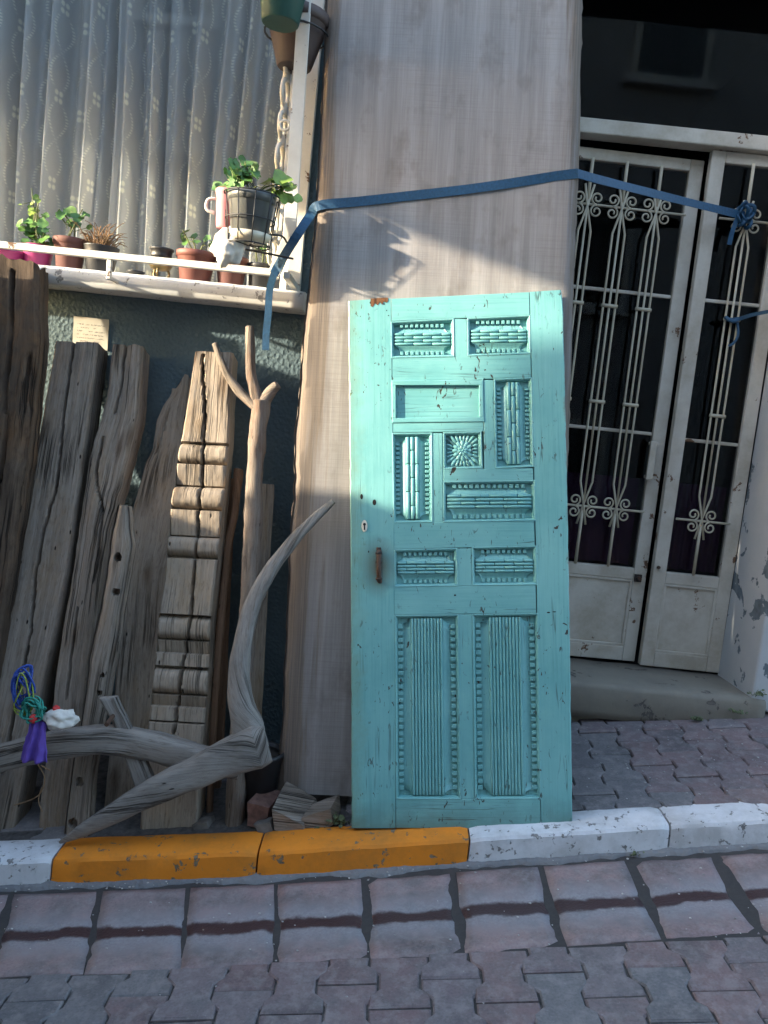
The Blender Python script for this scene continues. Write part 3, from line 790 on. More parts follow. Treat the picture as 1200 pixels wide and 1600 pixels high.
# plum cloth hung inside low down
for (x0, x1) in ((.63, 1.20), (1.36, 1.62)):
    mb = MB(); rows = []; zt_ = zb + .16
    for j in range(5):
        rows.append(mb.add([(lerp(x0, x1, i / 40), 3.83 + .012 * math.sin(i * .9), lerp(.93, zt_, j / 4)) for i in range(41)]))
    for j in range(4):
        for i in range(40): mb.face((rows[j] + i, rows[j] + i + 1, rows[j + 1] + i + 1, rows[j + 1] + i), None, True)
    mb.build('door_curtain', M_PURPLECURT, label='plum cloth hung behind the glass of the %s door leaf' % ('wide' if x0 < 1 else 'narrow'), cat='curtain')

# ============================================================ WINDOW GUARD
YG = 3.06
r0 = at(0, 381, YG); r1 = at(428, 428, YG)
zr = (r0.z + r1.z) / 2
gd = thing('window_guard', 'white painted metal window guard with flat rail and cast oval side bars', 'window guard', (r1.x, YG, zr))
def gb(name, a, b, mat=M_WHITE, bev=.003, par=gd):
    mb = MB(); off = Vector((r1.x, YG, zr)); mb.box(Vector(a) - off, Vector(b) - off); return mb.build(name, mat, par, bevel=bev)
gb('rail', (-3.3, YG - .012, zr - .013), (r1.x, YG + .012, zr + .013))
for px in (-600, 171,): 
    q = at(px, 420, YG); gb('post', (q.x - .009, YG - .009, zr - .075), (q.x + .009, YG + .009, zr - .013))
for px in (-600, 171):
    q = at(px, 420, YG); gb('bracket', (q.x - .008, YG - .008, zr - .085), (q.x + .008, 3.30, zr - .072))
# flat corner bar, bent at the foot to meet the rail
off = Vector((r1.x, YG, zr))
pA = at(452, 372, YG); pB = at(480, -60, YG)
mb = MB(); wv = .024
prof = [(r1.x - .002, zr - .012), (pA.x, pA.z), (pB.x, pB.z)]
rs = [[Vector((x - wv, YG - .006, z)) - off, Vector((x + wv, YG - .006, z)) - off, Vector((x + wv, YG + .006, z)) - off, Vector((x - wv, YG + .006, z)) - off] for x, z in prof]
mb.rings(rs, None, True, False).build('corner_bar', M_WHITE, gd, bevel=.002)
gb('side_rail', (pA.x - .012, YG + .01, zr - .015), (pA.x + .012, YW - .01, zr + .01))
# cast chain of ovals seen nearly edge on
xo = at(441, 200, YG + .13).x
for i in range(9):
    zc = zr + .10 + i * .118; mb = MB(); pts = []
    for k in range(17):
        a = 2 * PI * k / 16; pts.append(Vector((xo + .005 * math.cos(a), YG + .13 + .045 * math.cos(a) , zc + .046 * math.sin(a))) - off)
    mb.tube(pts, [.009] * 17, 8, res=1, cap=False)
    mb.build('oval', M_WHITE, gd)
    mb = MB(); mb.tube([Vector((xo, YG + .13, zc + .040)) - off, Vector((xo, YG + .13, zc + .080)) - off], [.014, .014], 8, res=1); mb.build('link', M_WHITE, gd)
gb('side_bar', (xo + .020, YG + .12, zr), (xo + .034, YG + .145, zr + 1.2))
q = at(446, 199, YG + .09); mb = MB(); pts = [q - off + Vector((.018 * math.cos(a), -.02, .018 * math.sin(a))) for a in [2 * PI * k / 14 for k in range(15)]]
mb.tube(pts, [.006] * 15, 8, res=1, cap=False); mb.tube([q - off + Vector((.015, -.02, 0)), q - off + Vector((.05, 0, 0))], [.006, .006], 8, res=1); mb.build('eye_ring', M_WHITE, gd)

# ============================================================ OLD TIMBER
def frame_of(left, right, Y0, k):
    L = [at(x, y, Y0, k) for x, y in left]; R = [at(x, y, Y0, k) for x, y in right]
    bot = (L[-1] + R[-1]) / 2; top = (L[0] + R[0]) / 2
    wz = (top - bot).normalized(); ux = ((R[0] - L[0]) + (R[-1] - L[-1])); ux = (ux - wz * ux.dot(wz)).normalized(); vy = wz.cross(ux)
    M = Matrix((ux, vy, wz)).transposed().to_4x4(); M.translation = bot
    Mi = M.inverted()
    return M, [Mi @ p for p in L], [Mi @ p for p in R]
def timber(name, left, right, Y0, k, th, mat, label, cat='beam', group=None, seg=90, nu=22, rough=.004, rag=.0, rag_b=0.0, r=.012,
           prof=None, wob=.004, cracks=(), holes=(), parent=None, seed=None, fz=3.0):
    seed = random.uniform(0, 90) if seed is None else seed
    M, L, R = frame_of(left, right, Y0, k); Mi = M.inverted()
    lt = sorted([(p.z, p.x) for p in L]); rt = sorted([(p.z, p.x) for p in R])
    z0 = min(lt[0][0], rt[0][0]); zL1, zR1 = lt[-1][0], rt[-1][0]
    hl = []
    for px, py, rr, dep in holes:
        q = Mi @ at(px, py, Y0, k); hl.append((q.x, q.z, rr, dep))
    cks = [[(lambda q: (q.z, q.x))(Mi @ at(px, py, Y0, k)) for px, py in c[0]] + [c[1], c[2]] for c in cracks]
    cks = [(sorted(c[:-2]), c[-2], c[-1]) for c in cks]
    ns, nb = 5, 4; rs = []; uvs = []
    nz = noise.noise
    for i in range(seg + 1):
        s = i / seg
        zc = lerp(z0, (zL1 + zR1) / 2, s)
        xl = interp(lt, zc) + wob * nz(Vector((seed, zc * 6, 1))) + wob * .5 * nz(Vector((seed, zc * 21, 2)))
        xr = interp(rt, zc) + wob * nz(Vector((seed, zc * 6, 5))) + wob * .5 * nz(Vector((seed, zc * 21, 6)))
        ring = []; w_ = xr - xl
        sec = [(a / nu, 0.0) for a in range(nu + 1)] + [(1.0, (b + 1) / (ns + 1)) for b in range(ns)] + [(1 - a / nb, 1.0) for a in range(nb + 1)] + [(0.0, 1 - (b + 1) / (ns + 1)) for b in range(ns)]
        uv = []
        for a, bk in sec:
            x = xl + w_ * a; y = th * bk; z = zc + (lerp(zL1, zR1, a) - (zL1 + zR1) / 2) * s
            if s > .97 and rag: z += rag * nz(Vector((x * 28 + seed, y * 28, 0))) * (s - .97) / .03
            if bk == 0.0:
                e = min(a, 1 - a) * w_
                if e < r: y += r - math.sqrt(max(0, r * r - (r - e) ** 2))
                if prof: y += prof(a, zc, M)
                for tab, cw, cdp in cks:
                    if tab[0][0] - .02 < zc < tab[-1][0] + .02:
                        d = abs(x - interp(tab, zc) - .004 * nz(Vector((zc * 30, seed, 0))))
                        if d < cw: y += cdp * (1 - d / cw)
                for hx, hz, hr, hd in hl:
                    if (x - hx) ** 2 + (zc - hz) ** 2 < hr * hr: y += hd
            n1 = nz(Vector((x * 30 + seed, y * 30, z * fz * .6))) + .6 * nz(Vector((x * 90, y * 90 + seed, z * fz))) + .25 * nz(Vector((x * 60, y * 60, z * 40 + seed)))
            if bk == 0: y += rough * n1
            elif bk == 1: y -= rough * n1
            else: x += rough * n1 * (1 if a == 1 else -1)
            p = Vector((x, y, z)); ring.append(p)
            wm = .12; uv.append((a * wm if bk == 0 else wm + bk * th if (bk < 1 and a == 1) else 2 * wm + th - a * wm if bk == 1 else 2 * wm + 2 * th - bk * th, z))
        uv.append((2 * wm + 2 * th, zc))
        rs.append(ring); uvs.append(uv)
    mb = MB(); mb.rings(rs, uvs, True, True)
    if parent: return mb.build(name, mat, parent, parent.matrix_world.inverted() @ M)
    o = mb.build(name, mat, None, M, label, cat, group)
    try: o.data.set_sharp_from_angle(angle=rad(42))
    except Exception: pass
    return o
G_T = 'salvaged timbers leaning on the wall'
timber('beam', [(-62, 388), (-75, 520), (-150, 1290)], [(58, 412), (60, 520), (42, 700), (22, 850), (-40, 1290)], 2.74, .158, .10, W_DARK,
       'thick dark rotten beam with ragged top, leaning over the window sill', group=G_T, rag=.045, rough=.006, r=.014, wob=.006, seg=130,
       cracks=[([(20, 430), (5, 700), (-40, 1100)], .010, .03), ([(-5, 400), (-20, 640)], .008, .03), ([(45, 560), (30, 800)], .006, .02)], fz=4)
timber('beam', [(86, 533), (22, 900), (-62, 1310)], [(153, 535), (104, 900), (18, 1310)], 2.74, .255, .125, W_GREY,
       'squared grey beam split lengthwise, below the paper note', group=G_T, rough=.003, r=.010,
       cracks=[([(116, 530), (100, 640), (88, 760), (70, 820), (55, 900), (48, 985), (5, 1200)], .006, .05)], seg=120, nu=34)
timber('beam', [(175, 537), (168, 605), (152, 665), (137, 718), (134, 750), (110, 900), (88, 1040), (56, 1308)], [(222, 540), (214, 640), (188, 750), (166, 830), (155, 900), (138, 1030), (112, 1308)], 2.73, .265, .12, W_GREY,
       'rough knotty grey beam with deep checks and a bulging edge', group=G_T, rough=.005, rag=.012, r=.016, wob=.006, seg=130, nu=28,
       cracks=[([(195, 545), (190, 600), (180, 640)], .006, .03), ([(158, 690), (150, 740), (160, 800), (148, 900)], .006, .03), ([(120, 960), (105, 1080)], .005, .02)],
       prof=lambda a, z, M: -.018 * math.exp(-((a - .35) / .25) ** 2 - ((z - 1.22) / .09) ** 2))
timber('board', [(268, 606), (255, 625), (245, 650), (240, 690), (228, 715), (208, 790), (195, 900), (175, 1130), (158, 1310)], [(300, 588), (300, 800), (266, 900), (252, 1100), (240, 1310)], 2.86, .275, .03, W_PALE,
       'pale wide board with a torn top behind the notched beam', 'board', G_T, rough=.002, rag=.05, r=.004,
       cracks=[([(262, 640), (250, 680), (243, 715)], .006, .02)])
# notched and moulded beam
EL = [(305, 547), (284, 679), (277, 709), (266, 787), (256, 900), (247, 959), (236, 1076), (231, 1127), (217, 1306)]
ER = [(363, 549), (356, 690), (347, 785), (339, 870), (327, 969), (322, 1080), (317, 1150), (306, 1306)]
EY0, EK = 2.70, .252
EM, _, _ = frame_of(EL, ER, EY0, EK); EMi = EM.inverted()
_steps = []
for y0, y1, kind in ((547, 690, 'flat'), (690, 721, 'roll'), (724, 757, 'cove'), (759, 792, 'roll'), (795, 836, 'cove'), (838, 868, 'roll'), (872, 962, 'block'), (964, 1000, 'roll'), (1002, 1022, 'cove2'),
                     (1022, 1044, 'flat2'), (1046, 1087, 'roll'), (1089, 1107, 'cove2'), (1107, 1129, 'flat2'), (1131, 1306, 'flat')):
    za = (EMi @ at(300, y1, EY0, EK)).z; zb_ = (EMi @ at(300, y0, EY0, EK)).z
    _steps.append((za, zb_, kind))
def eprof(a, z, M):
    for za, zb_, kd in _steps:
        if za <= z <= zb_:
            t = (z - za) / (zb_ - za)
            if kd == 'flat': return .0
            if kd == 'block': return .004
            if kd == 'roll': return .002 + .030 * abs(2 * t - 1) ** 3.5
            if kd == 'cove': return .010 + .024 * (1 - t) ** 1.3
            if kd == 'cove2': return .038 - .024 * t
            if kd == 'flat2': return .010
    return .048
timber('beam', EL, ER, EY0, EK, .125, W_PALE, 'pale beam carved with notches and rounded mouldings, cracked down its middle', group=G_T,
       seg=420, nu=30, rough=.003, r=.008, wob=.003, prof=eprof,
       cracks=[([(316, 560), (320, 640), (318, 690), (314, 740), (308, 800), (304, 870), (298, 960), (282, 1050), (272, 1140)], .0065, .05)])
timber('post', [(183, 788), (174, 830), (168, 880), (140, 1020), (124, 1132), (110, 1202), (99, 1308)], [(200, 790), (207, 850), (201, 880), (180, 1020), (159, 1132), (145, 1202), (138, 1308)], 2.66, .20, .055, W_PALE and W_GREY,
       'short rounded grey post drilled with peg holes, in front of the knotty beam', 'post', G_T, seg=220, nu=30, rough=.003, r=.030, wob=.006,
       holes=[(184, 871, .014, .035), (181, 925, .013, .035), (160, 1056, .008, .02), (155, 1083, .009, .02), (124, 1222, .014, .03), (113, 1287, .016, .03)])
timber('board', [(402, 755), (385, 1080), (376, 1306)], [(428, 757), (410, 1080), (398, 1306)], 2.92, .22, .018, M_CREAM if False else W_PALE,
       'narrow pale board standing behind the forked branch', 'board', G_T, seg=30, rough=.001, r=.003)
timber('board', [(345, 745), (335, 1000), (318, 1306)], [(366, 748), (356, 1000), (340, 1306)], 2.96, .20, .02, W_RED,
       'dark narrow board hidden behind the notched beam', 'board', G_T, seg=30, rough=.002, r=.003)
timber('beam', [(600, 560), (585, 900), (575, 1240)], [(660, 560), (645, 900), (635, 1240)], 2.98, .13, .16, W_GREY,  # put in behind the slab to stop sun reaching the jamb
       'squared timber added unseen behind the huge slab to block stray sun', 'beam', G_T, seg=30, rough=.002, r=.004)
timber('beam', [(-157, 378), (-227, 1285)], [(-72, 384), (-140, 1294)], 2.71, .07, .12, W_DARK,  # extra beam added past the row to cast shade on the first
       'tall dark beam added out of view to shade the rotten beam', 'beam', G_T, seg=40, rough=.005, r=.01)
# forked branch
BY0, BK = 2.72, .232
def bp(*l): return [at(x, y, BY0, BK) for x, y in l]
base = at(366, 1300, BY0, BK)
br = thing('forked_branch', 'peeling forked tree branch propped beside the notched beam', 'branch', base, group=G_T)
def wt(path, radii, name, mat, par, n=14, rough=.18, flat=1.0, seed=0, res=9, freq=14, sq=0):
    mb = MB(); o = par.matrix_world.translation if par else Vector((0, 0, 0))
    mb.tube([p - o for p in path], radii, n, rough, res, flat, True, seed, freq, sq); return mb.build(name, mat, par)
bpy.context.view_layer.update()
wt(bp((408, 628), (406, 650), (399, 720), (396, 800), (392, 900), (385, 1000), (376, 1110), (366, 1304)), [.036, .034, .031, .033, .034, .034, .034, .036], 'trunk', W_BARK, br, 16, .20, seed=1)
wt(bp((335, 537), (346, 565), (360, 594), (380, 618), (404, 638)), [.010, .013, .015, .018, .022], 'twig', W_BARK, br, 10, .2, seed=2)
wt(bp((390, 511), (391, 540), (392, 580), (398, 610), (406, 640)), [.017, .019, .020, .023, .026], 'twig', W_BARK, br, 12, .15, seed=3)
wt([at(434, 601, BY0 - .01, BK), at(424, 610, BY0, BK), at(408, 632, BY0, BK)], [.016, .021, .026], 'twig', W_BARK, br, 12, .2, seed=4)
mb = MB(); pth = [at(x, y, 2.80, .255) for x, y in ((373, 733), (372, 742), (367, 800), (356, 860), (343, 1000), (333, 1150), (326, 1304))]
mb.tube([p - pth[-1] for p in pth], [.016, .020, .014, .014, .014, .013, .014], 12, .25, 5, seed=8)
mb.build('stick', W_RED, None, T(pth[-1]), 'thin brown stick with a knobbed head beside the notched beam', 'stick', G_T)

# ---------------------------------------------------------------- wooden plough
PY, PK = 2.60, .10
pl = thing('wooden_plough', 'old grey wooden plough with curved handle, resting across the timbers', 'plough', at(98, 1313, 2.575))
bpy.context.view_layer.update()
def pp(l, Y=PY, k=PK): return [at(x, y, Y, k) for x, y in l]
def px2m(w, Y=2.65): return w * Y / FPX / 2
sole = [at(x, y, Y) for x, y, Y in ((93, 1316, 2.575), (130, 1297, 2.57), (185, 1266, 2.565), (250, 1232, 2.57), (320, 1200, 2.585), (372, 1176, 2.605), (400, 1166, 2.62), (418, 1160, 2.63))]
wt(sole, [px2m(w_) for w_ in (4, 20, 32, 42, 50, 60, 66, 54)], 'sole', W_PLOUGH, pl, 20, .13, .8, 3, sq=5)
hd = [at(x, y, 2.60 + dz, .0) for x, y, dz in ((398, 1172, .055), (388, 1140, .06), (378, 1105, .065), (374, 1060, .08), (379, 1010, .10), (393, 950, .135), (415, 903, .165), (444, 862, .20), (481, 820, .235), (521, 783, .265))]
wt(hd, [px2m(w_) for w_ in (46, 50, 40, 34, 30, 27, 24, 21, 17, 9)], 'handle', W_PLOUGH, pl, 20, .13, .8, 5, sq=4.5)
bm_ = pp([(-90, 1206), (0, 1184), (75, 1166), (150, 1156), (205, 1159), (262, 1172), (320, 1188), (375, 1203)], 2.615)
wt(bm_, [px2m(w_) for w_ in (40, 42, 42, 44, 44, 44, 40, 28)], 'draught_beam', W_PLOUGH, pl, 20, .09, .75, 9, sq=6)
mbx = timber('brace', [(153, 1092), (182, 1145), (212, 1240)], [(180, 1090), (205, 1140), (243, 1230)], 2.60, .10, .03, W_PLOUGH, '', parent=pl, seg=30, rough=.003)
# peg
q = at(176, 1122, 2.60, .1); wt([q + Vector((0, -.06, 0)), q + Vector((0, .05, .01))], [.008, .007], 'pin', M_IRON, pl, 8, 0)

# ---------------------------------------------------------------- the big slab, rope strap, turquoise door
SY, SKL = 2.752, .13
def slab():
    left = [(516, -140), (508, 0), (502, 140), (492, 330), (480, 455), (470, 560), (462, 660), (452, 850), (441, 1080), (432, 1251)]
    right = [(916, -140), (911, 0), (908, 200), (903, 330), (897, 460), (892, 640), (880, 900), (868, 1100), (856, 1248)]
    M, L, R = frame_of(left, right, SY, SKL)
    lt = sorted((p.z, p.x) for p in L); rt = sorted((p.z, p.x) for p in R); z1 = 4.45; th = .055
    mb = MB(); seg = 170; nu = 44; rs = []; uvs = []; nz = noise.noise
    for i in range(seg + 1):
        z = z1 * i / seg
        xl = interp(lt, z) + .008 * nz(Vector((0, z * 5, 0))) + .004 * nz(Vector((0, z * 22, 3))); xr = interp(rt, z) + .006 * nz(Vector((9, z * 5, 0))) + .004 * nz(Vector((9, z * 22, 3)))
        sec = [(a / nu, 0) for a in range(nu + 1)] + [(1, .33), (1, .66)] + [(1 - a / 6, 1) for a in range(7)] + [(0, .66), (0, .33)]
        ring = []; uv = []
        wdl = .030 + .014 * nz(Vector((3, z * 4, 0)))           # waney, bark-side edge along the left
        for a, bk in sec:
            x = lerp(xl, xr, a); y = th * bk
            if bk == 0:
                e = (x - xl)
                if e < wdl: y += .030 * (1 - e / wdl) ** 1.5
                e2 = xr - x
                if e2 < .02: y += .016 * (1 - e2 / .02) ** 1.5
                y += .0016 * nz(Vector((x * 30, z * 3, 0))) + .003 * nz(Vector((x * 3, z * 1.5, 5)))
            elif bk < 1: x += (.004 * nz(Vector((bk * 9, z * 14, a * 7)))) * 2
            ring.append(Vector((x, y, z))); uv.append((x - .02 + (.5 if bk else 0) * (1 if a > .5 else -1) * 0, z))
        uv.append(uv[0]); rs.append(ring); uvs.append(uv)
    mb.rings(rs, uvs, True, True)
    # torn ledge where the sun catches the left edge
    o = mb.build('wooden_slab', W_SLAB, None, M, 'huge pale sawn slab of wood standing behind the turquoise door', 'slab')
    o.data.set_sharp_from_angle(angle=rad(40))
    return o
slab()

DY, DK = 2.577, .19
BL, BR, TL, TR = at(549, 1294, DY, DK), at(895, 1297, DY, DK), at(544, 470, DY, DK), at(877, 453, DY, DK)
wz = ((TL + TR) / 2 - (BL + BR) / 2).normalized(); ux = (BR - BL); ux = (ux - wz * ux.dot(wz)).normalized(); vy = wz.cross(ux)
DM = Matrix((ux, vy, wz)).transposed().to_4x4(); DM.translation = BL; DMi = DM.inverted()
def dp(px, py):
    q = DMi @ at(px, py, DY, DK); return (q.x, q.z)
HANDLE_L = (dp(592, 884)[0], 0, dp(592, 884)[1])
DOOR_MID = (dp(546, 880)[0] + dp(889, 880)[0]) / 2; DOOR_HALF = (dp(889, 880)[0] - dp(546, 880)[0]) / 2
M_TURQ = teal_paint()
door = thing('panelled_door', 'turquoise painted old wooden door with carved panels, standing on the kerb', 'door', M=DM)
TH = .042
def member(name, quad, d0=0.0, d1=TH, bev=.0022, mat=None, par=door):
    mb = MB(); mb.prism(quad, d0, d1); return mb.build(name, mat or M_TURQ, par, bevel=bev)
def Q(tl, tr, br, bl): return [dp(*bl), dp(*br), dp(*tr), dp(*tl)]
def stile(outer, inner, sgn):
    """long side member with a worn outer edge"""
    o = [dp(*p) for p in outer]; i_ = [dp(*p) for p in inner]
    ot = sorted((z, x) for x, z in o); it = sorted((z, x) for x, z in i_)
    mb = MB(); rs = []; n = 90; ztop_o = ot[-1][0]; ztop_i = it[-1][0]; zb_o = ot[0][0]; zb_i = it[0][0]; uvs = []
    for k in range(n + 1):
        s = k / n; zo = lerp(zb_o, ztop_o, s); zi = lerp(zb_i, ztop_i, s)
        xo_ = interp(ot, zo) + sgn * (.0015 * noise.noise(Vector((sgn, zo * 16, 0))) - .005 * max(0, noise.noise(Vector((sgn * 4, zo * 34, 3)))) ** 1.5)
        xi = interp(it, zi)
        pts = []
        for t, dd in ((0, .0), (.5, 0), (1, 0)):
            pass
        e = .004
        ring = [Vector((xi, .0005, zi)), Vector((xi, TH, zi)), Vector((xo_, TH - .002, zo)), Vector((xo_ , e + .002 * abs(noise.noise(Vector((zo * 30, 1, sgn)))), zo)), Vector((xo_ - sgn * e, .0006, zo)), Vector((lerp(xi, xo_, .6), 0, lerp(zi, zo, .6))), Vector((lerp(xi, xo_, .3), 0, lerp(zi, zo, .3)))]
        if sgn < 0: ring = ring
        else: ring = ring[::-1]
        rs.append(ring); uvs.append([(p.x + p.y, p.z) for p in ring] + [(ring[0].x + ring[0].y, ring[0].z)])
    o = mb.rings(rs, uvs, True, False).build('stile', M_TURQ, door)
    return o
stile([(544, 470), (546, 700), (548, 900), (549, 1150), (549, 1294)], [(610.6, 466), (615, 815), (618, 1294)], -1)
stile([(877, 453), (880, 470), (884, 640), (888, 830), (891, 1000), (893, 1150), (895, 1297)], [(828, 456), (837, 815), (846, 1296)], 1)
g_ = .7
def rl_(x, top=True):  # left joint pixel x at a given y
    return 610.6 + (x - 466) * (618 - 610.6) / (1294 - 466) + g_
def rr_(y): return 828 + (y - 456) * (846 - 828) / (1296 - 456) - g_
def rail(y0l, y0r, y1l, y1r, xl=None, xr=None, name='rail'):
    a0 = rl_(y0l) if xl is None else xl[0]; a1 = rl_(y1l) if xl is None else xl[1]
    b0 = rr_(y0r) if xr is None else xr[0]; b1 = rr_(y1r) if xr is None else xr[1]
    return member(name, Q((a0, y0l), (b0, y0r), (b1, y1r), (a1, y1l)), .0008 + random.uniform(0, .0008))
rail(466.5, 456, 502, 492)                      # top
rail(559, 552.5, 596, 590)                      # below the upper pair
rail(661, 658.5, 676, 674, xr=(755, 756))       # under the plain panel
rail(733, 731.5, 753, 750.5, xl=(692.5, 693))   # above the long panel
rail(817, 813.5, 858.5, 853)                    # lock rail
rail(917, 913.5, 961, 958)
rail(1249.5, 1249, 1294, 1296)
def mull(x0t, x1t, x0b, x1b, yt, yb):
    return member('mullion', Q((x0t, yt), (x1t, yt), (x1b, yb), (x0b, yb)), .0012 + random.uniform(0, .0008))
mull(709, 730, 710, 731, 498, 557); mull(755.5, 771.5, 756.5, 774, 593.5, 733); mull(675, 692, 676, 692.5, 676.5, 816.5)
mull(714, 737, 716, 738, 857, 915.5); mull(716, 738, 720, 742, 960, 1249.5)
back = MB().prism([dp(549 + 12, 1285), dp(885, 1288), dp(868, 462), dp(556, 478)], .030, .0395).build('back_board', M_TURQ, door)

def opening(tl, tr, br, bl, ins=.0100, dep=.013):
    """moulded rim of one opening; returns the clear rectangle inside it"""
    q = [Vector(dp(*p)) for p in (bl, br, tr, tl)]
    c = sum(q, Vector((0, 0))) / 4
    prof = [(-.0015, .0004), (.0015, -.0006), (.0045, .001), (.0055, .0045), (.0075, .0048), (ins, dep), (ins, .031)]
    rs = []
    for d, y in prof:
        r = []
        for i in range(4):
            p = q[i]; a = (q[(i + 1) % 4] - p).normalized(); b = (q[i - 1] - p).normalized()
            r.append(Vector((p.x + (a.x + b.x) * d, y, p.y + (a.y + b.y) * d)))
        rs.append(r)
    uvs = [[(p.x * .3 + p.z * .3 + y_ * 6, p.z + p.x) for p in r] + [(r[0].x, r[0].z)] for r, y_ in zip(rs, range(9))]
    mb = MB(); mb.rings(rs, uvs, False, False); mb.build('moulding', M_TURQ, door)
    ii = rs[-1]
    return (ii[0].x + ii[3].x) / 2, (ii[1].x + ii[2].x) / 2, (ii[0].z + ii[1].z) / 2, (ii[2].z + ii[3].z) / 2
def carved(tl, tr, br, bl, vert, nreed, joints, dent, corner, cove=.175, dentw=.115):
    u0, u1, w0, w1 = opening(tl, tr, br, bl)
    cu, cw = (u0 + u1) / 2, (w0 + w1) / 2
    Lh = ((w1 - w0) if vert else (u1 - u0)) / 2 - .0015; Tt = ((u1 - u0) if vert else (w1 - w0)) / 2 - .001
    def P(l, t, y): return Vector((cu + t, y, cw + l)) if vert else Vector((cu + l, y, cw + t))
    def flip(f): return f[::-1] if vert else f
    mb = MB(); n = mb.add([P(-Lh - .004, -Tt - .004, .0195), P(Lh + .004, -Tt - .004, .0195), P(Lh + .004, Tt + .004, .0195), P(-Lh - .004, Tt + .004, .0195)]); mb.face(flip((n, n + 1, n + 2, n + 3)), [(p.x, p.z) for p in mb.v[n:n + 4]])
    mb.prism([(u0 - .004, w0 - .004), (u1 + .004, w0 - .004), (u1 + .004, w1 + .004), (u0 - .004, w1 + .004)], .0198, .0295)
    panel = mb.build('panel', M_TURQ, door)
    td = Tt * 2 * dentw; tc = Tt * 2 * cove; tr_ = Tt - td - tc       # half width of the reeded strip
    rw = 2 * tr_ / nreed
    for i in range(nreed):
        tcx = -tr_ + rw * (i + .5); segs = [(-Lh, Lh)]
        if joints:
            k = 3; offs = (i % 2) * .5; cuts = sorted(-Lh + 2 * Lh * ((j + offs) / k) for j in range(k + 1) if .06 < (j + offs) / k < .94)
            pts = [-Lh] + cuts + [Lh]; segs = list(zip(pts, pts[1:]))
        mb = MB()
        for a, b in segs:
            g = .0007 if joints else 0
            rs = []; endr = .0025
            ls = [a + g, a + g + endr * .35, a + g + endr, b - g - endr, b - g - endr * .35, b - g]; sc = [.62, .88, 1, 1, .88, .62]
            if not joints:
                m_ = 24; ls = ls[:3] + [lerp(a, b, q / m_) for q in range(1, m_)] + ls[3:]; sc = sc[:3] + [1 + .06 * noise.noise(Vector((i * 3.3, lerp(a, b, q / m_) * 18, cu))) for q in range(1, m_)] + sc[3:]
            for l, s_ in zip(ls, sc):
                r = []
                for j in range(9):
                    an = PI * j / 8
                    r.append(P(l, tcx + math.cos(an) * rw * .5 * s_, .0128 - math.sin(an) * .0098 * s_))
                r.append(P(l, tcx - rw * .5 * s_, .0197)); r.append(P(l, tcx + rw * .5 * s_, .0197))
                rs.append(r if not vert else r[::-1])
            mb.rings(rs, [[(p.x, p.z) if vert else (p.z, p.x) for p in r] + [(r[0].x, r[0].z) if vert else (r[0].z, r[0].x)] for r in rs], True, True)
        o = mb.build('reed', M_TURQ, panel); o.data.set_sharp_from_angle(angle=rad(60))
    for sg in (-1, 1):
        mb = MB(); rows = []; nt, nl = 8, 20
        for j in range(nt + 1):
            t = j / nt; hl_ = Lh - corner * math.sqrt(max(0, 1 - (1 - t) ** 2)) * .98
            y = .0085 + .0090 * math.sin(t * PI / 2) ** 1.3
            rows.append(mb.add([P(lerp(-hl_, hl_, i / nl), sg * (tr_ + tc * t), y) for i in range(nl + 1)]))
        for j in range(nt):
            for i in range(nl):
                f = (rows[j] + i, rows[j] + i + 1, rows[j + 1] + i + 1, rows[j + 1] + i)
                f = f if sg > 0 else f[::-1]
                mb.face(flip(f), [(mb.v[q].x, mb.v[q].z) for q in flip(f)], True)
        for e in (0, nl):                                 # side skirts down to the ground of the panel
            for j in range(nt):
                a, b = rows[j] + e, rows[j + 1] + e; c = mb.add([Vector((mb.v[b].x, .0197, mb.v[b].z)), Vector((mb.v[a].x, .0197, mb.v[a].z))])
                mb.face((a, b, c, c + 1))
        mb.build('cove', M_TURQ, panel)
        mb = MB(); hl_ = Lh - corner + .001
        st_ = 2 * hl_ / dent
        for i in range(dent):
            a = -hl_ + st_ * i + st_ * .13 + random.uniform(-.0006, .0006); b = a + st_ * .60
            t0 = sg * (tr_ + tc + .0005); t1 = sg * (Tt + .0005); y0 = .0085 + random.uniform(-.0008, .0008)
            lo_, hi_ = min(t0, t1), max(t0, t1)
            A = P(a, lo_, y0); B = P(b, hi_, .0197)
            mb.box((min(A.x, B.x), y0, min(A.z, B.z)), (max(A.x, B.x), .0197, max(A.z, B.z)))
        mb.build('dentil_row', M_TURQ, panel, bevel=.0012)
    return panel
carved((611, 503), (709, 498), (710, 557), (611.5, 559), False, 4, True, 9, .020)
carved((730.5, 497), (828.5, 492.5), (829, 552.5), (731, 556), False, 4, True, 9, .020)
carved((772, 592.5), (831, 590), (834, 729), (774, 732), True, 3, True, 17, .018)
carved((613, 677), (675, 676.5), (676, 816), (615, 817), True, 3, True, 16, .018)
carved((693, 752.5), (836, 750.5), (837, 813.5), (693, 816), False, 4, True, 13, .020)
carved((615.5, 859), (714, 857), (716, 915.5), (616, 917), False, 4, True, 9, .020)
carved((737.5, 855), (838, 853), (839.5, 913.5), (738.5, 915), False, 4, True, 9, .020)
carved((617, 961.5), (716.5, 960.5), (720, 1249), (619, 1249), True, 10, False, 25, .017, .135, .085)
carved((738.5, 960), (841, 958.5), (845, 1248.5), (742.5, 1249), True, 10, False, 25, .017, .135, .085)
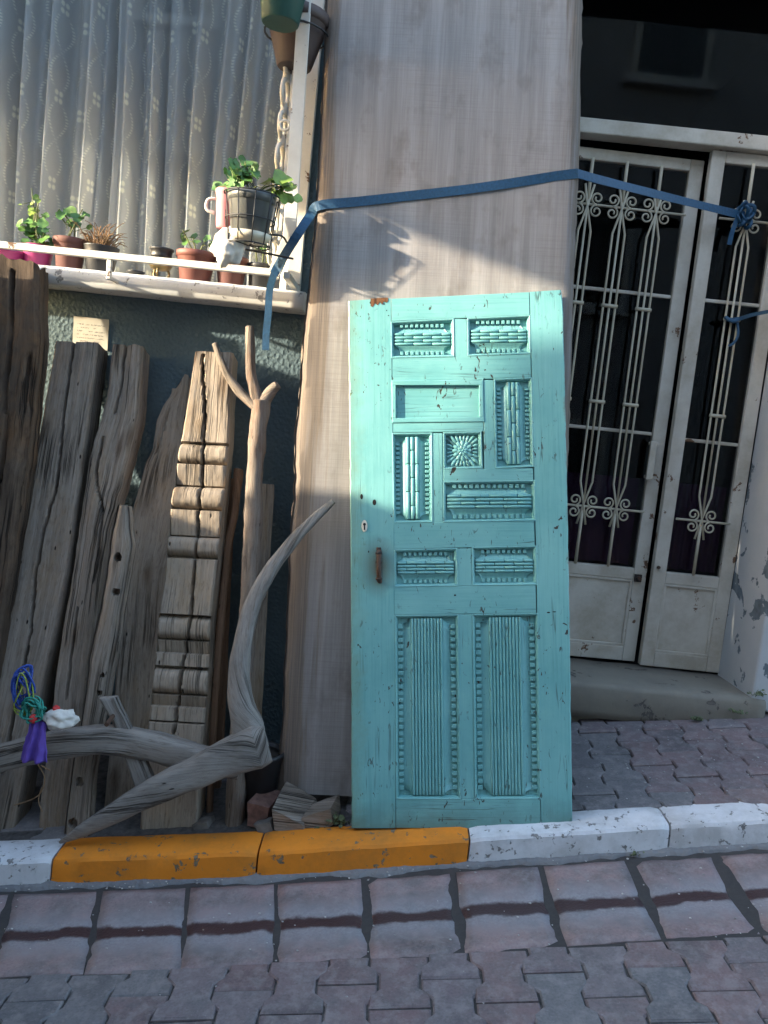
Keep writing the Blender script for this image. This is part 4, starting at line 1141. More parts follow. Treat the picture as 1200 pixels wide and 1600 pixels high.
# plain panel with nailed beads
u0, u1, w0, w1 = opening((612, 597), (754.5, 592), (755.5, 658), (613, 660.5), .004, .006)
member('panel', [(u0 - .003, w0 - .003), (u1 + .003, w0 - .003), (u1 + .003, w1 + .003), (u0 - .003, w1 + .003)], .012, .0295, 0)
bd = .0125
for qd in ([(u0 - .004, w1 - bd), (u1 + .004, w1 - bd - .001), (u1 + .004, w1 + .003), (u0 - .004, w1 + .006)], [(u0 - .004, w0 - .006), (u1 + .006, w0 - .004), (u1 + .006, w0 + bd), (u0 - .004, w0 + bd - .002)],
           [(u0 - .004, w0 + bd - .002), (u0 + bd * .8, w0 + bd - .002), (u0 + bd * .8, w1 - bd), (u0 - .004, w1 - bd)], [(u1 - bd * .8, w0 + bd), (u1 + .004, w0 + bd), (u1 + .004, w1 - bd), (u1 - bd * .8, w1 - bd)]):
    member('bead', qd, -.0022 + random.uniform(0, .0015), .012, .0018)
# rosette
u0, u1, w0, w1 = opening((693, 676), (752, 674.5), (753.5, 731.5), (693.5, 733))
rp = member('rosette_panel', [(u0 - .003, w0 - .003), (u1 + .003, w0 - .003), (u1 + .003, w1 + .003), (u0 - .003, w1 + .003)], .0195, .0295, 0)
cu, cw = (u0 + u1) / 2, (w0 + w1) / 2; hw = min(u1 - u0, w1 - w0) / 2
def petal(a, r0, r1, wd, y0, y1):
    mb = MB(); rows = []
    d = Vector((math.cos(a), 0, math.sin(a))); s_ = Vector((-math.sin(a), 0, math.cos(a)))
    for i in range(6):
        t = i / 5; r = lerp(r0, r1, t); ww = wd * (.45 + .55 * math.sin(min(1, t * 1.15 + .12) * PI * .62)) * (1 if t < .75 else .86 if t < .9 else .55)
        rows.append(mb.add([Vector((cu, 0, cw)) + d * r + s_ * (ww * k) + Vector((0, lerp(y0, y1, t) - .0050 * (1 - k * k) * math.sin(PI * (.15 + .8 * t)), 0)) for k in (-1, -.5, 0, .5, 1)]))
    for i in range(5):
        for j in range(4): mb.face((rows[i] + j, rows[i] + j + 1, rows[i + 1] + j + 1, rows[i + 1] + j)[::-1], None, True)
    return mb.build('petal', M_TURQ, rp)
for i in range(24):
    a = 2 * PI * (i + .5) / 24; ext = hw * .98 / max(abs(math.cos(a)), abs(math.sin(a))); petal(a, hw * .56, ext, .0052 * ext / hw, .0150, .0105)
for i in range(12): a = 2 * PI * i / 12; petal(a, hw * .20, hw * .66, .0078, .0110, .0085)
for i in range(8): a = 2 * PI * (i + .3) / 8; petal(a, .001, hw * .34, .0062, .0070, .0050)
mb = MB(); v_, f_ = ico(2); n = mb.add([Vector((cu + p.x * .0045, .0035 + p.y * .004, cw + p.z * .0045)) for p in v_]); [mb.face([n + i for i in q], None, True) for q in f_]; mb.build('boss', M_TURQ, rp)
# ironwork and damage
hx, hz = dp(592, 884)
mb = MB(); mb.prism([(hx - .0085, hz - .055), (hx + .0085, hz - .055), (hx + .0085, hz + .065), (hx - .0085, hz + .065)], -.0025, .002); hp = mb.build('handle', M_IRON, door, bevel=.002)
mb = MB(); mb.tube([(hx + .001, -.004, hz + .050), (hx, -.022, hz + .040), (hx - .001, -.030, hz + .012), (hx, -.030, hz - .020), (hx + .001, -.018, hz - .048), (hx + .004, -.006, hz - .055)], [.009, .0095, .0075, .008, .0095, .008], 10, .25); mb.build('grip', M_IRON, hp)
for dz in (.044, .012, -.045):
    mb = MB(); n = mb.add([Vector((hx + p.x * .0125, -.022 + p.y * .011, hz + dz + p.z * .0075)) for p in v_]); [mb.face([n + i for i in q], None, True) for q in f_]; mb.build('knob', M_IRON, hp)
for (px, py, a, b) in ((569.5, 822, .0105, .021),):
    x, z = dp(px, py); mb = MB(); out = [(x + a * math.cos(2 * PI * i / 20), z + b * math.sin(2 * PI * i / 20)) for i in range(20)]
    rs = [[Vector((p[0], y, p[1])) for p in out] for y in (.002, -.0035)]; esc = mb.rings(rs, None, True, False).build('escutcheon', M_CREAM, door, bevel=.0012)
    mb = MB(); mb.tube([(x, -.0045, z + .006), (x, .0, z + .006)], [.0052, .0052], 12, res=1); mb.prism([(x - .0024, z - .014), (x + .0024, z - .014), (x + .0024, z + .004), (x - .0024, z + .004)], -.0044, 0); mb.build('keyhole_shade', M_HOLE_SHADE, esc)
for (px, py, a, b) in ((565, 776, .0048, .0095), (585, 785, .0068, .0105), (576, 862, .002, .004), (580, 473, .006, .005), (600, 475, .0025, .003), (604, 485, .0018, .002), (607, 493, .002, .002), (592, 1010, .0015, .002), (711, 930, .004, .003), (857, 957, .006, .0025), (866, 956, .007, .0018)):
    x, z = dp(px, py); mb = MB(); out = [(x + a * math.cos(2 * PI * i / 14) * (1 + .3 * noise.noise(Vector((i, px, 0)))), z + b * math.sin(2 * PI * i / 14) * (1 + .3 * noise.noise(Vector((i, py, 4))))) for i in range(14)]
    mb.rings([[Vector((p[0], y, p[1])) for p in out] for y in (.002, -.0006)], None, True, False).build('worn_hole_shade', M_HOLE_SHADE, door)  # dark raised patches painted as the shade in worn holes
# split-off corner showing bare wood
chip = [(579, 466.5), (606, 465), (606.5, 470), (604, 473), (600, 471), (597, 476), (594, 472), (590, 477), (586, 474), (582, 480), (579, 478)]
o_ = [dp(*p) for p in chip][::-1]
mb = MB(); mb.rings([[Vector((p[0], y, p[1])) for p in o_] for y in (.004, -.0012)], None, True, False); mb.f and mb.build('bare_wood', M_RAWWOOD, door)

# ============================================================ STRAPS
def ribbon(path, wd, mat, name, label=None, cat=None, parent=None, up=None, res=6, th=.0016):
    P, _ = resample(path, [1] * len(path), res); mb = MB(); rs = []
    for i, p in enumerate(P):
        t = (P[min(i + 1, len(P) - 1)] - P[max(i - 1, 0)]).normalized()
        nrm = Vector((0, -1, 0)) if up is None else up
        s_ = t.cross(nrm).normalized(); n_ = s_.cross(t).normalized()
        tw = .25 * noise.noise(p * 3); s2 = s_ * math.cos(tw) + n_ * math.sin(tw)
        rs.append([p - s2 * wd / 2 - n_ * th, p + s2 * wd / 2 - n_ * th, p + s2 * wd / 2 + n_ * th, p - s2 * wd / 2 + n_ * th])
    o = P[0]; rs = [[q - o for q in r] for r in rs]
    mb.rings(rs, None, True, False)
    return mb.build(name, mat, parent, T(o) if not parent else T(o - parent.matrix_world.translation), label, cat)
st = thing('strap', 'long blue webbing strap tied round the slab from window guard to door grille', 'strap', at(497, 322, SY - .006, SKL))
bpy.context.view_layer.update()
sf = lambda x, y, d=.006: at(x, y, SY - d, SKL)
gk = at(1163, 337, YLEAF - .05)
ribbon([at(428, 428, YG - .02), at(441, 405, YG - .03), at(466, 365, YG - .05), at(486, 335, SY + .02, SKL), sf(499, 321, .004), sf(560, 315), sf(640, 306), sf(720, 297), sf(800, 286), sf(870, 275), sf(903, 271, .008)], .034, M_STRAP, 'band', parent=st)
ribbon([sf(902, 271, .009), at(930, 279, 3.22), at(1000, 297, 3.42), at(1080, 317, 3.58), gk], .034, M_STRAP, 'band', parent=st)
ribbon([at(433, 416, YG - .022), at(427, 432, YG - .028), at(421, 455, YG - .012), at(419, 490, YG - .015), at(416, 520, YG - .01), at(415, 547, YG - .01)], .026, M_STRAP, 'tail', parent=st)
for k in range(5):                                             # the knot on the grille
    mb = MB(); c = gk - st.matrix_world.translation; a = k * 1.3; pts = []
    for i in range(13):
        b = 2 * PI * i / 12; pts.append(c + Vector((.030 * math.cos(b) * math.cos(a) + .02 * math.sin(a), .020 * math.sin(b * 2) - .005, .036 * math.sin(b) + .018 * math.cos(a * 2))))
    mb.tube(pts, [.0085] * 13, 8, res=2, flat=.5, cap=False); mb.build('knot_loop', M_STRAP, st)
ribbon([gk + Vector((-.03, -.01, -.01)), gk + Vector((-.045, -.01, -.07)), gk + Vector((-.05, -.005, -.13))], .02, M_STRAP, 'tail', parent=st)
s2k = at(1143, 500, YLEAF - .05)
st2 = thing('strap', 'short dark blue cord knotted low on the narrow leaf grille', 'strap', s2k); bpy.context.view_layer.update()
ribbon([s2k + Vector((-.025, -.008, 0)), s2k + Vector((.02, -.012, .004)), at(1175, 492, YLEAF - .12), at(1215, 484, YLEAF - .24), at(1262, 474, YW - .01)], .016, M_STRAP, 'band', parent=st2)
mb = MB(); mb.tube([Vector((-.03, -.005, .008)), Vector((0, -.02, -.008)), Vector((.03, -.006, .008)), Vector((0, .012, 0)), Vector((-.03, -.005, .008))], [.009] * 5, 8, .2, 4, cap=False); mb.build('knot_loop', M_STRAP, st2)
mb = MB(); mb.tube([Vector((.02, -.01, 0)), Vector((.034, -.012, -.06)), Vector((.02, -.012, -.10)), Vector((.0, -.01, -.115))], [.006] * 4, 8, .1, 5); mb.build('tail', M_STRAP, st2)

# ============================================================ PAPER NOTE
c = at(142, 521, 3.296); mb = MB(); rows = []
a = at(116, 501, 3.296); b = at(169, 541, 3.296); hw_, hh = (b.x - a.x) / 2, .062
for j in range(7): rows.append(mb.add([(lerp(-hw_, hw_, i / 8), -.002 - .003 * noise.noise(Vector((i * .5, j * .6, 2))) - .003 * (j == 6), lerp(-hh, hh, j / 6) + (.003 * noise.noise(Vector((i * 1.0, j, 0))) if j in (0, 6) else 0)) for i in range(9)]))
for j in range(6):
    for i in range(8): mb.face((rows[j] + i, rows[j] + i + 1, rows[j + 1] + i + 1, rows[j + 1] + i), None, True)
mb.build('paper_note', M_NOTE, None, T(c), 'small yellowed paper with handwritten lines stuck on the teal wall', 'note')
nt = MB().box((-hw_, -.0012, -hh), (hw_, .004, hh))

# ============================================================ POTS AND PLANTS
def pot_prof(r, h, rim=True, taper=.74):
    p = [(r * taper * .94, 0.0), (r * taper, .004), (r * .93, h * .78)]
    if rim: p += [(r * .94, h * .79), (r, h * .80), (r, h * .985), (r * .97, h), (r * .90, h), (r * .88, h * .86)]
    else: p += [(r, h * .97), (r * 1.02, h), (r * .92, h), (r * .90, h * .88)]
    return p
def leaf_blob(mb, c, nrm, r, rnd):
    n = 11; nrm = nrm.normalized(); s_ = nrm.cross(Vector((rnd.uniform(-1, 1), rnd.uniform(-1, 1), rnd.uniform(-1, 1)))).normalized(); t_ = nrm.cross(s_)
    k = mb.add([c]); 
    inner = mb.add([c + (s_ * math.cos(2 * PI * i / n) + t_ * math.sin(2 * PI * i / n)) * r * .55 + nrm * r * rnd.uniform(.02, .14) for i in range(n)])
    outer = mb.add([c + (s_ * math.cos(2 * PI * i / n) + t_ * math.sin(2 * PI * i / n)) * r * rnd.uniform(.82, 1.08) * (.7 if i == 0 else 1) + nrm * r * rnd.uniform(-.05, .32) for i in range(n)])
    for i in range(n):
        j = (i + 1) % n; mb.face((k, inner + i, inner + j), None, True); mb.face((inner + i, outer + i, outer + j, inner + j), None, True)
def stems_leaves(root, tips, r_leaf, n_leaf, mat, seed, spread=.035, stem_r=.003, base=(0, 0, 0), mat_s=None):
    rnd = random.Random(seed); ms = MB(); ml = MB(); base = Vector(base)
    for tp in tips:
        tp = Vector(tp); mid = base.lerp(tp, .5) + Vector((rnd.uniform(-.015, .015), rnd.uniform(-.01, .01), .01))
        ms.tube([base + Vector((rnd.uniform(-.015, .015), rnd.uniform(-.015, .015), 0)), mid, tp], [stem_r * 1.2, stem_r, stem_r * .7], 6, res=4)
        for _ in range(n_leaf):
            c = base.lerp(tp, rnd.uniform(.55, 1.0)) + Vector((rnd.gauss(0, spread), rnd.gauss(0, spread * .8), rnd.gauss(0, spread * .8)))
            nr = Vector((rnd.uniform(-.6, .6), rnd.uniform(-1, -.1), rnd.uniform(.0, 1.0)))
            leaf_blob(ml, c, nr, r_leaf * rnd.uniform(.55, 1.15), rnd)
            ms.tube([c, base.lerp(tp, rnd.uniform(.4, .8))], [.0012, .0016], 4, res=1)
    ms.build('stem', mat_s or M_STEM, root); ml.build('foliage', mat, root)
SZ = 1.969
def sill_pot(px, r, h, mat, label, Y=3.28, rim=True, soil=True, taper=.74, name='flower_pot', z=None, cat='plant pot'):
    q = at(px, 430, Y); root = thing(name, label, cat, (q.x, Y, SZ if z is None else z), group='pots along the window sill'); bpy.context.view_layer.update()
    MB().lathe(pot_prof(r, h, rim, taper), 26).build('pot', mat, root)
    if soil: MB().lathe([(r * .9, h * .84), (r * .5, h * .87), (.001, h * .88)], 20).build('soil', M_SOIL, root)
    return root
p = sill_pot(58, .062, .085, M_MAGENTA, 'magenta pot with a bushy green geranium on the sill')
stems_leaves(p, [(-.02, -.01, .20), (.03, -.02, .16), (-.045, 0, .14), (.05, -.02, .10)], .024, 9, M_LEAF, 1, .028, base=(0, 0, .075))
stems_leaves(p, [(-.03, -.02, .30), (.0, -.02, .27)], .014, 5, M_LEAF2, 11, .02, base=(0, 0, .075))
p = sill_pot(8, .085, .05, M_MAGENTA, 'low magenta dish at the dark beam end of the sill', Y=3.27)
p['label'] = 'low magenta dish pot beside the bushy geranium, half behind the dark beam'
p = sill_pot(107, .066, .125, M_TERRA2, 'brown clay pot with a leggy geranium between magenta and black pots')
stems_leaves(p, [(-.03, -.01, .22), (.05, -.02, .24), (.02, 0, .20)], .024, 4, M_LEAF, 2, .026, base=(0, 0, .11))
p = sill_pot(156, .070, .105, M_BLACKP, 'black pot holding a withered brown plant on the sill', rim=False)
rnd = random.Random(5); ms = MB()
for i in range(90):
    a = rnd.uniform(0, 2 * PI); l = rnd.uniform(.05, .12); b0 = Vector((rnd.uniform(-.04, .04), rnd.uniform(-.04, .04), .095)); e = b0 + Vector((math.cos(a) * l * .8, math.sin(a) * l * .6, l * rnd.uniform(.2, 1)))
    ms.tube([b0, b0.lerp(e, .6) + Vector((0, 0, .02)), e], [.002, .0018, .001], 4, res=2)
ms.build('foliage', M_DRY, p)
# little brass tripod stand with a black bowl
q = at(250, 430, 3.25); p = thing('brass_stand', 'small tarnished brass tripod stand carrying a black bowl', 'stand', (q.x, 3.25, SZ)); bpy.context.view_layer.update()
MB().lathe([(.012, .030), (.036, .036), (.046, .052), (.045, .062), (.030, .064)], 22).build('dish', M_BRASS, p)
for k in range(3):
    a = 2 * PI * k / 3 + .5; d = Vector((math.cos(a), math.sin(a), 0))
    MB().tube([d * .028 + Vector((0, 0, .040)), d * .036 + Vector((0, 0, .02)), d * .030 + Vector((0, 0, .008)), d * .036 + Vector((0, 0, .003))], [.006, .0045, .004, .005], 8).build('leg', M_BRASS, p)
pb = thing('bowl', 'black ribbed bowl set on the brass tripod stand', 'bowl', (q.x, 3.25, SZ + .0635))
MB().lathe([(.030, 0), (.034, .004), (.040, .02), (.043, .022), (.041, .026), (.044, .045), (.048, .047), (.048, .054), (.042, .054), (.038, .02)], 26).build('shell', M_BLACKP, pb)
q = at(212, 432, 3.20); MB().lathe([(.026, 0), (.034, .008), (.035, .012), (.030, .012), (.026, .006)], 22).build('saucer', M_BLACKP, None, T((q.x, 3.20, SZ)), 'tiny black saucer lying on the sill beside the brass stand', 'saucer')
p = sill_pot(305, .080, .118, M_TERRA, 'terracotta pot with a small sprouting plant, beside the brass stand', Y=3.26)
stems_leaves(p, [(-.06, -.01, .20), (.03, 0, .17), (-.02, 0, .18)], .020, 3, M_LEAF, 3, .02, base=(0, 0, .10))
p = sill_pot(361, .066, .115, M_TERRA2, 'terracotta pot standing below the hanging wire basket', Y=3.27)
p = sill_pot(407, .055, .10, M_BLACKP, 'narrow black pot with bare stems beside the corner of the guard', Y=3.28)
ms = MB(); [ms.tube([(x, 0, .08), (x * 1.6, -.01, .15), (x * 2.2, -.01, .19)], [.0035, .003, .002], 6, res=3) for x in (-.015, 0.004, .018)]; ms.build('stem', M_STEM, p)
stems_leaves(p, [(.01, 0, .17)], .012, 6, M_LEAF, 23, .02, base=(0, 0, .08))

# hanging wire basket with a charcoal pot
HY = 2.915
q = at(391, 345, HY); bk = thing('wire_basket', 'black wire basket hooked on the window guard', 'basket', (q.x, HY, q.z - .085)); bpy.context.view_layer.update()
rt_, rb_, hb_ = .098, .076, .17
for z, r in ((hb_, rt_), (hb_ * .5, (rt_ + rb_) / 2), (0, rb_)):
    MB().tube([(r * math.cos(2 * PI * i / 28), r * math.sin(2 * PI * i / 28), z) for i in range(29)], [.0028] * 29, 6, res=1, cap=False).build('hoop', M_BLACKIRON, bk)
for i in range(10):
    a = 2 * PI * i / 10; MB().tube([(rt_ * math.cos(a), rt_ * math.sin(a), hb_), (rb_ * math.cos(a), rb_ * math.sin(a), 0)], [.0022] * 2, 6, res=1).build('wire', M_BLACKIRON, bk)
for i in range(3):
    a = PI * i / 3; MB().tube([(rb_ * math.cos(a), rb_ * math.sin(a), 0), (-rb_ * math.cos(a), -rb_ * math.sin(a), 0)], [.0022] * 2, 6, res=1).build('wire', M_BLACKIRON, bk)
MB().tube([(.05, .08, .06), (.10, .10, .065), (.115, YG - HY, .05)], [.004] * 3, 6).build('hook', M_BLACKIRON, bk)
MB().tube([(-.07, .06, 0), (.03, .09, -.002), (.15, .10, -.012)], [.004] * 3, 6).build('hook', M_BLACKIRON, bk)
hp_ = thing('potted_plant', 'charcoal plastic pot of sunlit leaves hanging in the black wire basket', 'plant', (q.x, HY, q.z - .076)); bpy.context.view_layer.update()
MB().lathe(pot_prof(.086, .155, True, .74), 28, (0, 0, .012)).build('pot', M_GREYP, hp_)
MB().lathe([(.050, .0), (.072, .012), (.080, .03), (.077, .03), (.066, .012)], 24).build('saucer', M_CREAM, hp_)
MB().lathe([(.075, .148), (.001, .152)], 20).build('soil', M_SOIL, hp_)
stems_leaves(hp_, [(-.08, -.01, .25), (-.03, -.02, .27), (-.05, -.03, .22), (-.09, 0, .21)], .022, 11, M_LEAF, 31, .026, base=(-.02, 0, .15))
stems_leaves(hp_, [(.10, -.01, .21), (.15, .02, .22), (.02, -.02, .19)], .028, 7, M_LEAF2, 32, .026, base=(.01, 0, .15))
# pink beaker tucked behind and a limp white cloth toy
q2 = at(358, 325, HY + .03); pk = thing('pink_beaker', 'pink plastic beaker wedged beside the hanging charcoal pot', 'beaker', (q2.x - .012, HY + .03, q2.z - .075)); bpy.context.view_layer.update()
MB().lathe([(.026, 0), (.030, .01), (.036, .115), (.040, .125), (.040, .135), (.034, .135), (.030, .02)], 20).build('cup', M_PINK, pk)
MB().tube([(-.034, -.01, .10), (-.062, -.015, .092), (-.064, -.015, .06), (-.036, -.01, .05)], [.006] * 4, 8).build('handle', M_CLOTHW, pk)
q3 = at(356, 385, HY - .01); v3, f3 = ico(4); mb = MB(); pts = []
for p_ in v3:
    k = 1 + .30 * noise.noise(p_ * 2.1 + Vector((3, 0, 0))) + .18 * abs(noise.noise(p_ * 4.6)) + .07 * noise.noise(p_ * 11)
    pts.append(Vector((p_.x * .056, p_.y * .040, p_.z * .062)) * k)
n = mb.add(pts); [mb.face([n + i for i in f], None, True) for f in f3]
mb.build('cloth_bundle', M_CLOTHW, None, T(q3), 'crumpled off-white cloth bundle hanging under the wire basket', 'cloth')

# pots hung high on the guard
q = at(447, -2, YG - .09); tg = thing('flower_pot', 'dark green plastic pot hung high on the window guard', 'plant pot', (q.x - .01, YG - .11, q.z - .095)); bpy.context.view_layer.update()
MB().lathe(pot_prof(.090, .16, True, .72), 28).build('pot', M_GREENP, tg)
stems_leaves(tg, [(-.11, 0, .16), (-.08, -.05, .2), (.05, 0, .22)], .022, 6, M_LEAF2, 41, .025, base=(0, 0, .15))
q = at(458, 40, YG + .0); tt = thing('flower_pot', 'reddish brown plastic pot hung behind the dark green one', 'plant pot', (q.x, YG + .10, q.z - .105)); bpy.context.view_layer.update()
MB().lathe(pot_prof(.118, .19, True, .55), 28).build('pot', M_UMBER, tt)
MB().lathe([(.10, .165), (.001, .17)], 18).build('soil', M_SOIL, tt)
# ring brackets that carry them
for nm, o_, r in (('hanger', tg, .092), ('hanger', tt, .12)):
    c0 = o_.location + Vector((0, 0, .118)) - off
    MB().tube([c0 + Vector((r * math.cos(2 * PI * i / 20), r * math.sin(2 * PI * i / 20), 0)) for i in range(21)], [.004] * 21, 6, res=1, cap=False).build(nm, M_BLACKIRON, gd)

# ============================================================ RAGS, ROPE, RUBBLE
def bundle(name, mat, c, sx, sy, sz, label, cat, seed, amp=.35):
    v_, f_ = ico(4); mb = MB(); sv = Vector((seed * 3.7, seed, 0)); pts = []
    for p_ in v_:
        k = 1 + amp * noise.noise(p_ * 1.8 + sv) + .22 * abs(noise.noise(p_ * 4 + sv)) + .08 * noise.noise(p_ * 10 + sv)
        pts.append(Vector((p_.x * sx, p_.y * sy, p_.z * sz)) * k)
    n = mb.add(pts); [mb.face([n + i for i in f], None, True) for f in f_]
    return mb.build(name, mat, None, T(c), label, cat)
bundle('cloth_bundle', M_CLOTHW, at(95, 1124, 2.56), .055, .035, .032, 'crumpled white rag lying on the plough beam', 'cloth', 4)
# purple rag folded over the beam
c = at(60, 1150, 2.545); mb = MB(); rows = []; nx, nz_ = 16, 22
for j in range(nz_ + 1):
    t = j / nz_; row = []
    for i in range(nx + 1):
        s = i / nx - .5; z = .052 - .140 * t; y = .0 - .012 * math.sin(t * 2.0) + .010 * math.sin(s * 14 + t * 2) * (.3 + t)
        if t < .25: y += (.25 - t) * .22; z = .052 - .14 * .25 + .035 * math.sqrt(max(0, 1 - ((.25 - t) / .25) ** 2)) 
        w_ = .036 + .036 * t; x = s * 2 * w_ * .62 + .006 * noise.noise(Vector((t * 5, s * 4, 1)))
        row.append((x - .012 * t, y, z + .008 * noise.noise(Vector((s * 6, 0, 3))) * t))
    rows.append(mb.add(row))
for j in range(nz_):
    for i in range(nx): mb.face((rows[j] + i, rows[j + 1] + i, rows[j + 1] + i + 1, rows[j] + i + 1), None, True)
o = mb.build('rag', M_CLOTHP, None, T(c), 'purple rag draped over the plough beam', 'cloth')
sm_ = o.modifiers.new('thickness', 'SOLIDIFY'); sm_.thickness = .004
def tangle(name, mat, px, py, Y, rx, rz, nloop, rad_, label, seed, hang=.0):
    rnd = random.Random(seed); c = at(px, py, Y); mb = MB()
    pts = []
    for i in range(nloop * 5):
        a = i * 1.25 + rnd.uniform(-.3, .3); r = rnd.uniform(.3, 1)
        pts.append(Vector((rx * r * math.cos(a), .02 * rnd.uniform(-1, 1), rz * r * math.sin(a) - hang * (i % 5 == 0))))
    mb.tube(pts, [rad_] * len(pts), 7, .2, 5, seed=seed, freq=160)
    return mb.build(name, mat, None, T(c), label, 'rope', 'ropes tangled on the plough beam')
tangle('rope', M_ROPEB, 37, 1075, 2.56, .040, .085, 9, .0032, 'blue rope tangle hanging above the purple rag', 1)
tangle('rope', M_ROPEG, 50, 1110, 2.545, .048, .050, 10, .0032, 'green rope tangle knotted over the plough beam', 2)
tangle('rope', M_ROPEY, 38, 1090, 2.55, .034, .105, 3, .0024, 'thin yellow green rope looped through the tangle', 3)
bundle('ball', M_RED, at(88, 1107, 2.56), .011, .011, .010, 'small red plastic lump between rope and white rag', 'plastic lump', 7, .15)
bundle('ball', M_RED, at(52, 1123, 2.535), .013, .010, .014, 'red scrap tucked at the top of the purple rag', 'scrap', 8, .2)
# dry roots dangling by the timbers
c = at(62, 1205, 2.58); mb = MB()
for k, pl_ in enumerate((((58, 1192), (70, 1215), (64, 1238), (48, 1250), (22, 1258)), ((64, 1196), (78, 1204)), ((66, 1230), (60, 1250), (66, 1268)))):
    mb.tube([at(x, y, 2.58) - c for x, y in pl_], [.0026] + [.002] * (len(pl_) - 1), 6, .2, 4, seed=k)
mb.build('dry_root', M_DRY, None, T(c), 'dry twisted rootlet hanging under the plough beam', 'root')
# rubble at the foot of the slab
def block(name, quad, Y, dy, dz, mat, label, cat, seed, rot=0.0, tilt=0.0, amp=.006, n=7):
    """irregular block whose front face fills the four pixels"""
    P = [at(x, y, Y) for x, y in quad]; c = (P[2] + P[3]) / 2; mb = MB(); import bmesh
    bm = bmesh.new(); tl, tr, brr, bl = P
    vv = [bm.verts.new(p - c) for p in (bl, brr, tr, tl)] + [bm.verts.new(p - c + Vector((dy * .25, dy, dz))) for p in (bl, brr, tr, tl)]
    for f in ((0, 1, 2, 3), (7, 6, 5, 4), (0, 4, 5, 1), (1, 5, 6, 2), (2, 6, 7, 3), (3, 7, 4, 0)): bm.faces.new([vv[i] for i in f])
    bmesh.ops.subdivide_edges(bm, edges=bm.edges[:], cuts=n, use_grid_fill=True)
    for v in bm.verts: v.co += Vector((noise.noise(v.co * 16 + Vector((seed, 0, 0))), noise.noise(v.co * 16 + Vector((0, seed, 0))), noise.noise(v.co * 16 + Vector((0, 0, seed))))) * amp + Vector((0, 0, 1)) * noise.noise(v.co * 60 + Vector((seed, 0, 9))) * amp * .3
    base = 0
    for v in bm.verts: v.index = base; base += 1
    bm.verts.ensure_lookup_table()
    mb.v = [v.co.copy() for v in bm.verts]
    for f in bm.faces: mb.face([v.index for v in f.verts], [(v.co.z + v.co.y * .7, v.co.x) for v in f.verts])
    bm.free()
    return mb.build(name, mat, None, T(c), label, cat)
block('brick', [(388, 1254), (420, 1262), (416, 1296), (386, 1290)], 2.665, .11, .008, M_BRICK, 'dirty brown brick at the foot of the slab', 'brick', 3)
block('wood_block', [(424, 1262), (472, 1290), (478, 1316), (430, 1300)], 2.63, .13, .04, W_GREY, 'broken grey wood block with dark splits behind the orange kerb', 'wood block', 5, amp=.006)
block('wood_block', [(472, 1279), (517, 1263), (520, 1288), (480, 1312)], 2.645, .09, .01, W_GREY, 'short weathered wood offcut against the broken block', 'wood block', 9, amp=.004)
block('stone', [(395, 1290), (420, 1286), (428, 1306), (404, 1306)], 2.63, .05, .0, M_STONE, 'small pale stone chip between brick and kerb', 'stone', 12)
block('stone', [(300, 1290), (322, 1286), (328, 1300), (306, 1304)], 2.68, .06, .0, M_STONE, 'dirty stone behind the orange kerb under the plough', 'stone', 15)
c = at(402, 1258, 2.80); zc = walk_z(c.x, 2.80)
bu = thing('bucket', 'black plastic bucket in the shade behind the plough head', 'bucket', (c.x, 2.80, zc)); bpy.context.view_layer.update()
MB().lathe([(.055, 0), (.060, .004), (.078, .20), (.084, .205), (.084, .22), (.076, .22), (.058, .01)], 24).build('shell', M_BLACKP, bu)
MB().lathe([(.074, .205), (.001, .21)], 20).build('contents', M_SOIL, bu)
# weeds
def weed(px, py, Y, n, l, label, seed, mat=M_DRY):
    rnd = random.Random(seed); c = at(px, py, Y); ms = MB()
    for i in range(n):
        a = rnd.uniform(0, 2 * PI); ll_ = l * rnd.uniform(.4, 1); b0 = Vector((rnd.gauss(0, l * .5), rnd.gauss(0, l * .2), -.005)); e = b0 + Vector((math.cos(a) * ll_ * .7, math.sin(a) * ll_ * .5, ll_ * rnd.uniform(.15, .8)))
        ms.tube([b0, b0.lerp(e, .55) + Vector((0, 0, ll_ * .12)), e], [.0014, .0013, .0006], 4, res=2)
        if i % 2: leaf_blob(ms, e, Vector((rnd.uniform(-.5, .5), -.5, 1)), l * .16, rnd)
    return ms.build('weed', mat, None, T(c), label, 'weed', 'weeds in the paving joints')
M_WEED = plain('dusty weed', (.10, .12, .055), .9, var=.4, scale=60)
weed(530, 1284, 2.66, 60, .045, 'dusty weed tuft between slab foot and turquoise door', 1, M_WEED)
weed(500, 1296, 2.64, 26, .030, 'sparse weed tuft beside the weathered offcut', 2, M_WEED)
weed(1090, 1124, 3.36, 34, .030, 'low moss and weeds along the middle of the step foot', 3, M_WEED)
weed(1150, 1112, 3.36, 30, .028, 'weeds under the step end by the peeling jamb', 4, M_WEED)
weed(1185, 1085, 3.37, 24, .04, 'dark weeds in the corner past the peeling jamb', 5, M_WEED)
weed(990, 1334, 2.54, 14, .022, 'tiny weed growing where kerb meets gutter', 6, M_WEED)
# litter and grit on the ground
rnd = random.Random(9); mb = MB(); v1, f1 = ico(1)
for i in range(520):
    if i < 300: x = rnd.uniform(-1.4, 1.8); y = rnd.choice([kerb_y(x) - .02 + rnd.gauss(0, .015), rnd.uniform(1.6, 2.5), rnd.uniform(2.1, 2.45)]); z = TS * x + (.004 if y > 2.44 else -.004)
    else: x = rnd.uniform(.4, 1.75); y = rnd.uniform(2.75, 3.36); z = walk_z(x, y)
    s = rnd.uniform(.0012, .0042); n = mb.add([Vector((x, y, z + s * .3)) + Vector((p.x * s * rnd.uniform(.7, 1.6), p.y * s, p.z * s * .6)) for p in v1]); [mb.face([n + i2 for i2 in f]) for f in f1]
mb.build('grit', plain('pale grit', (.34, .32, .30), .9, var=.5), kind='stuff')

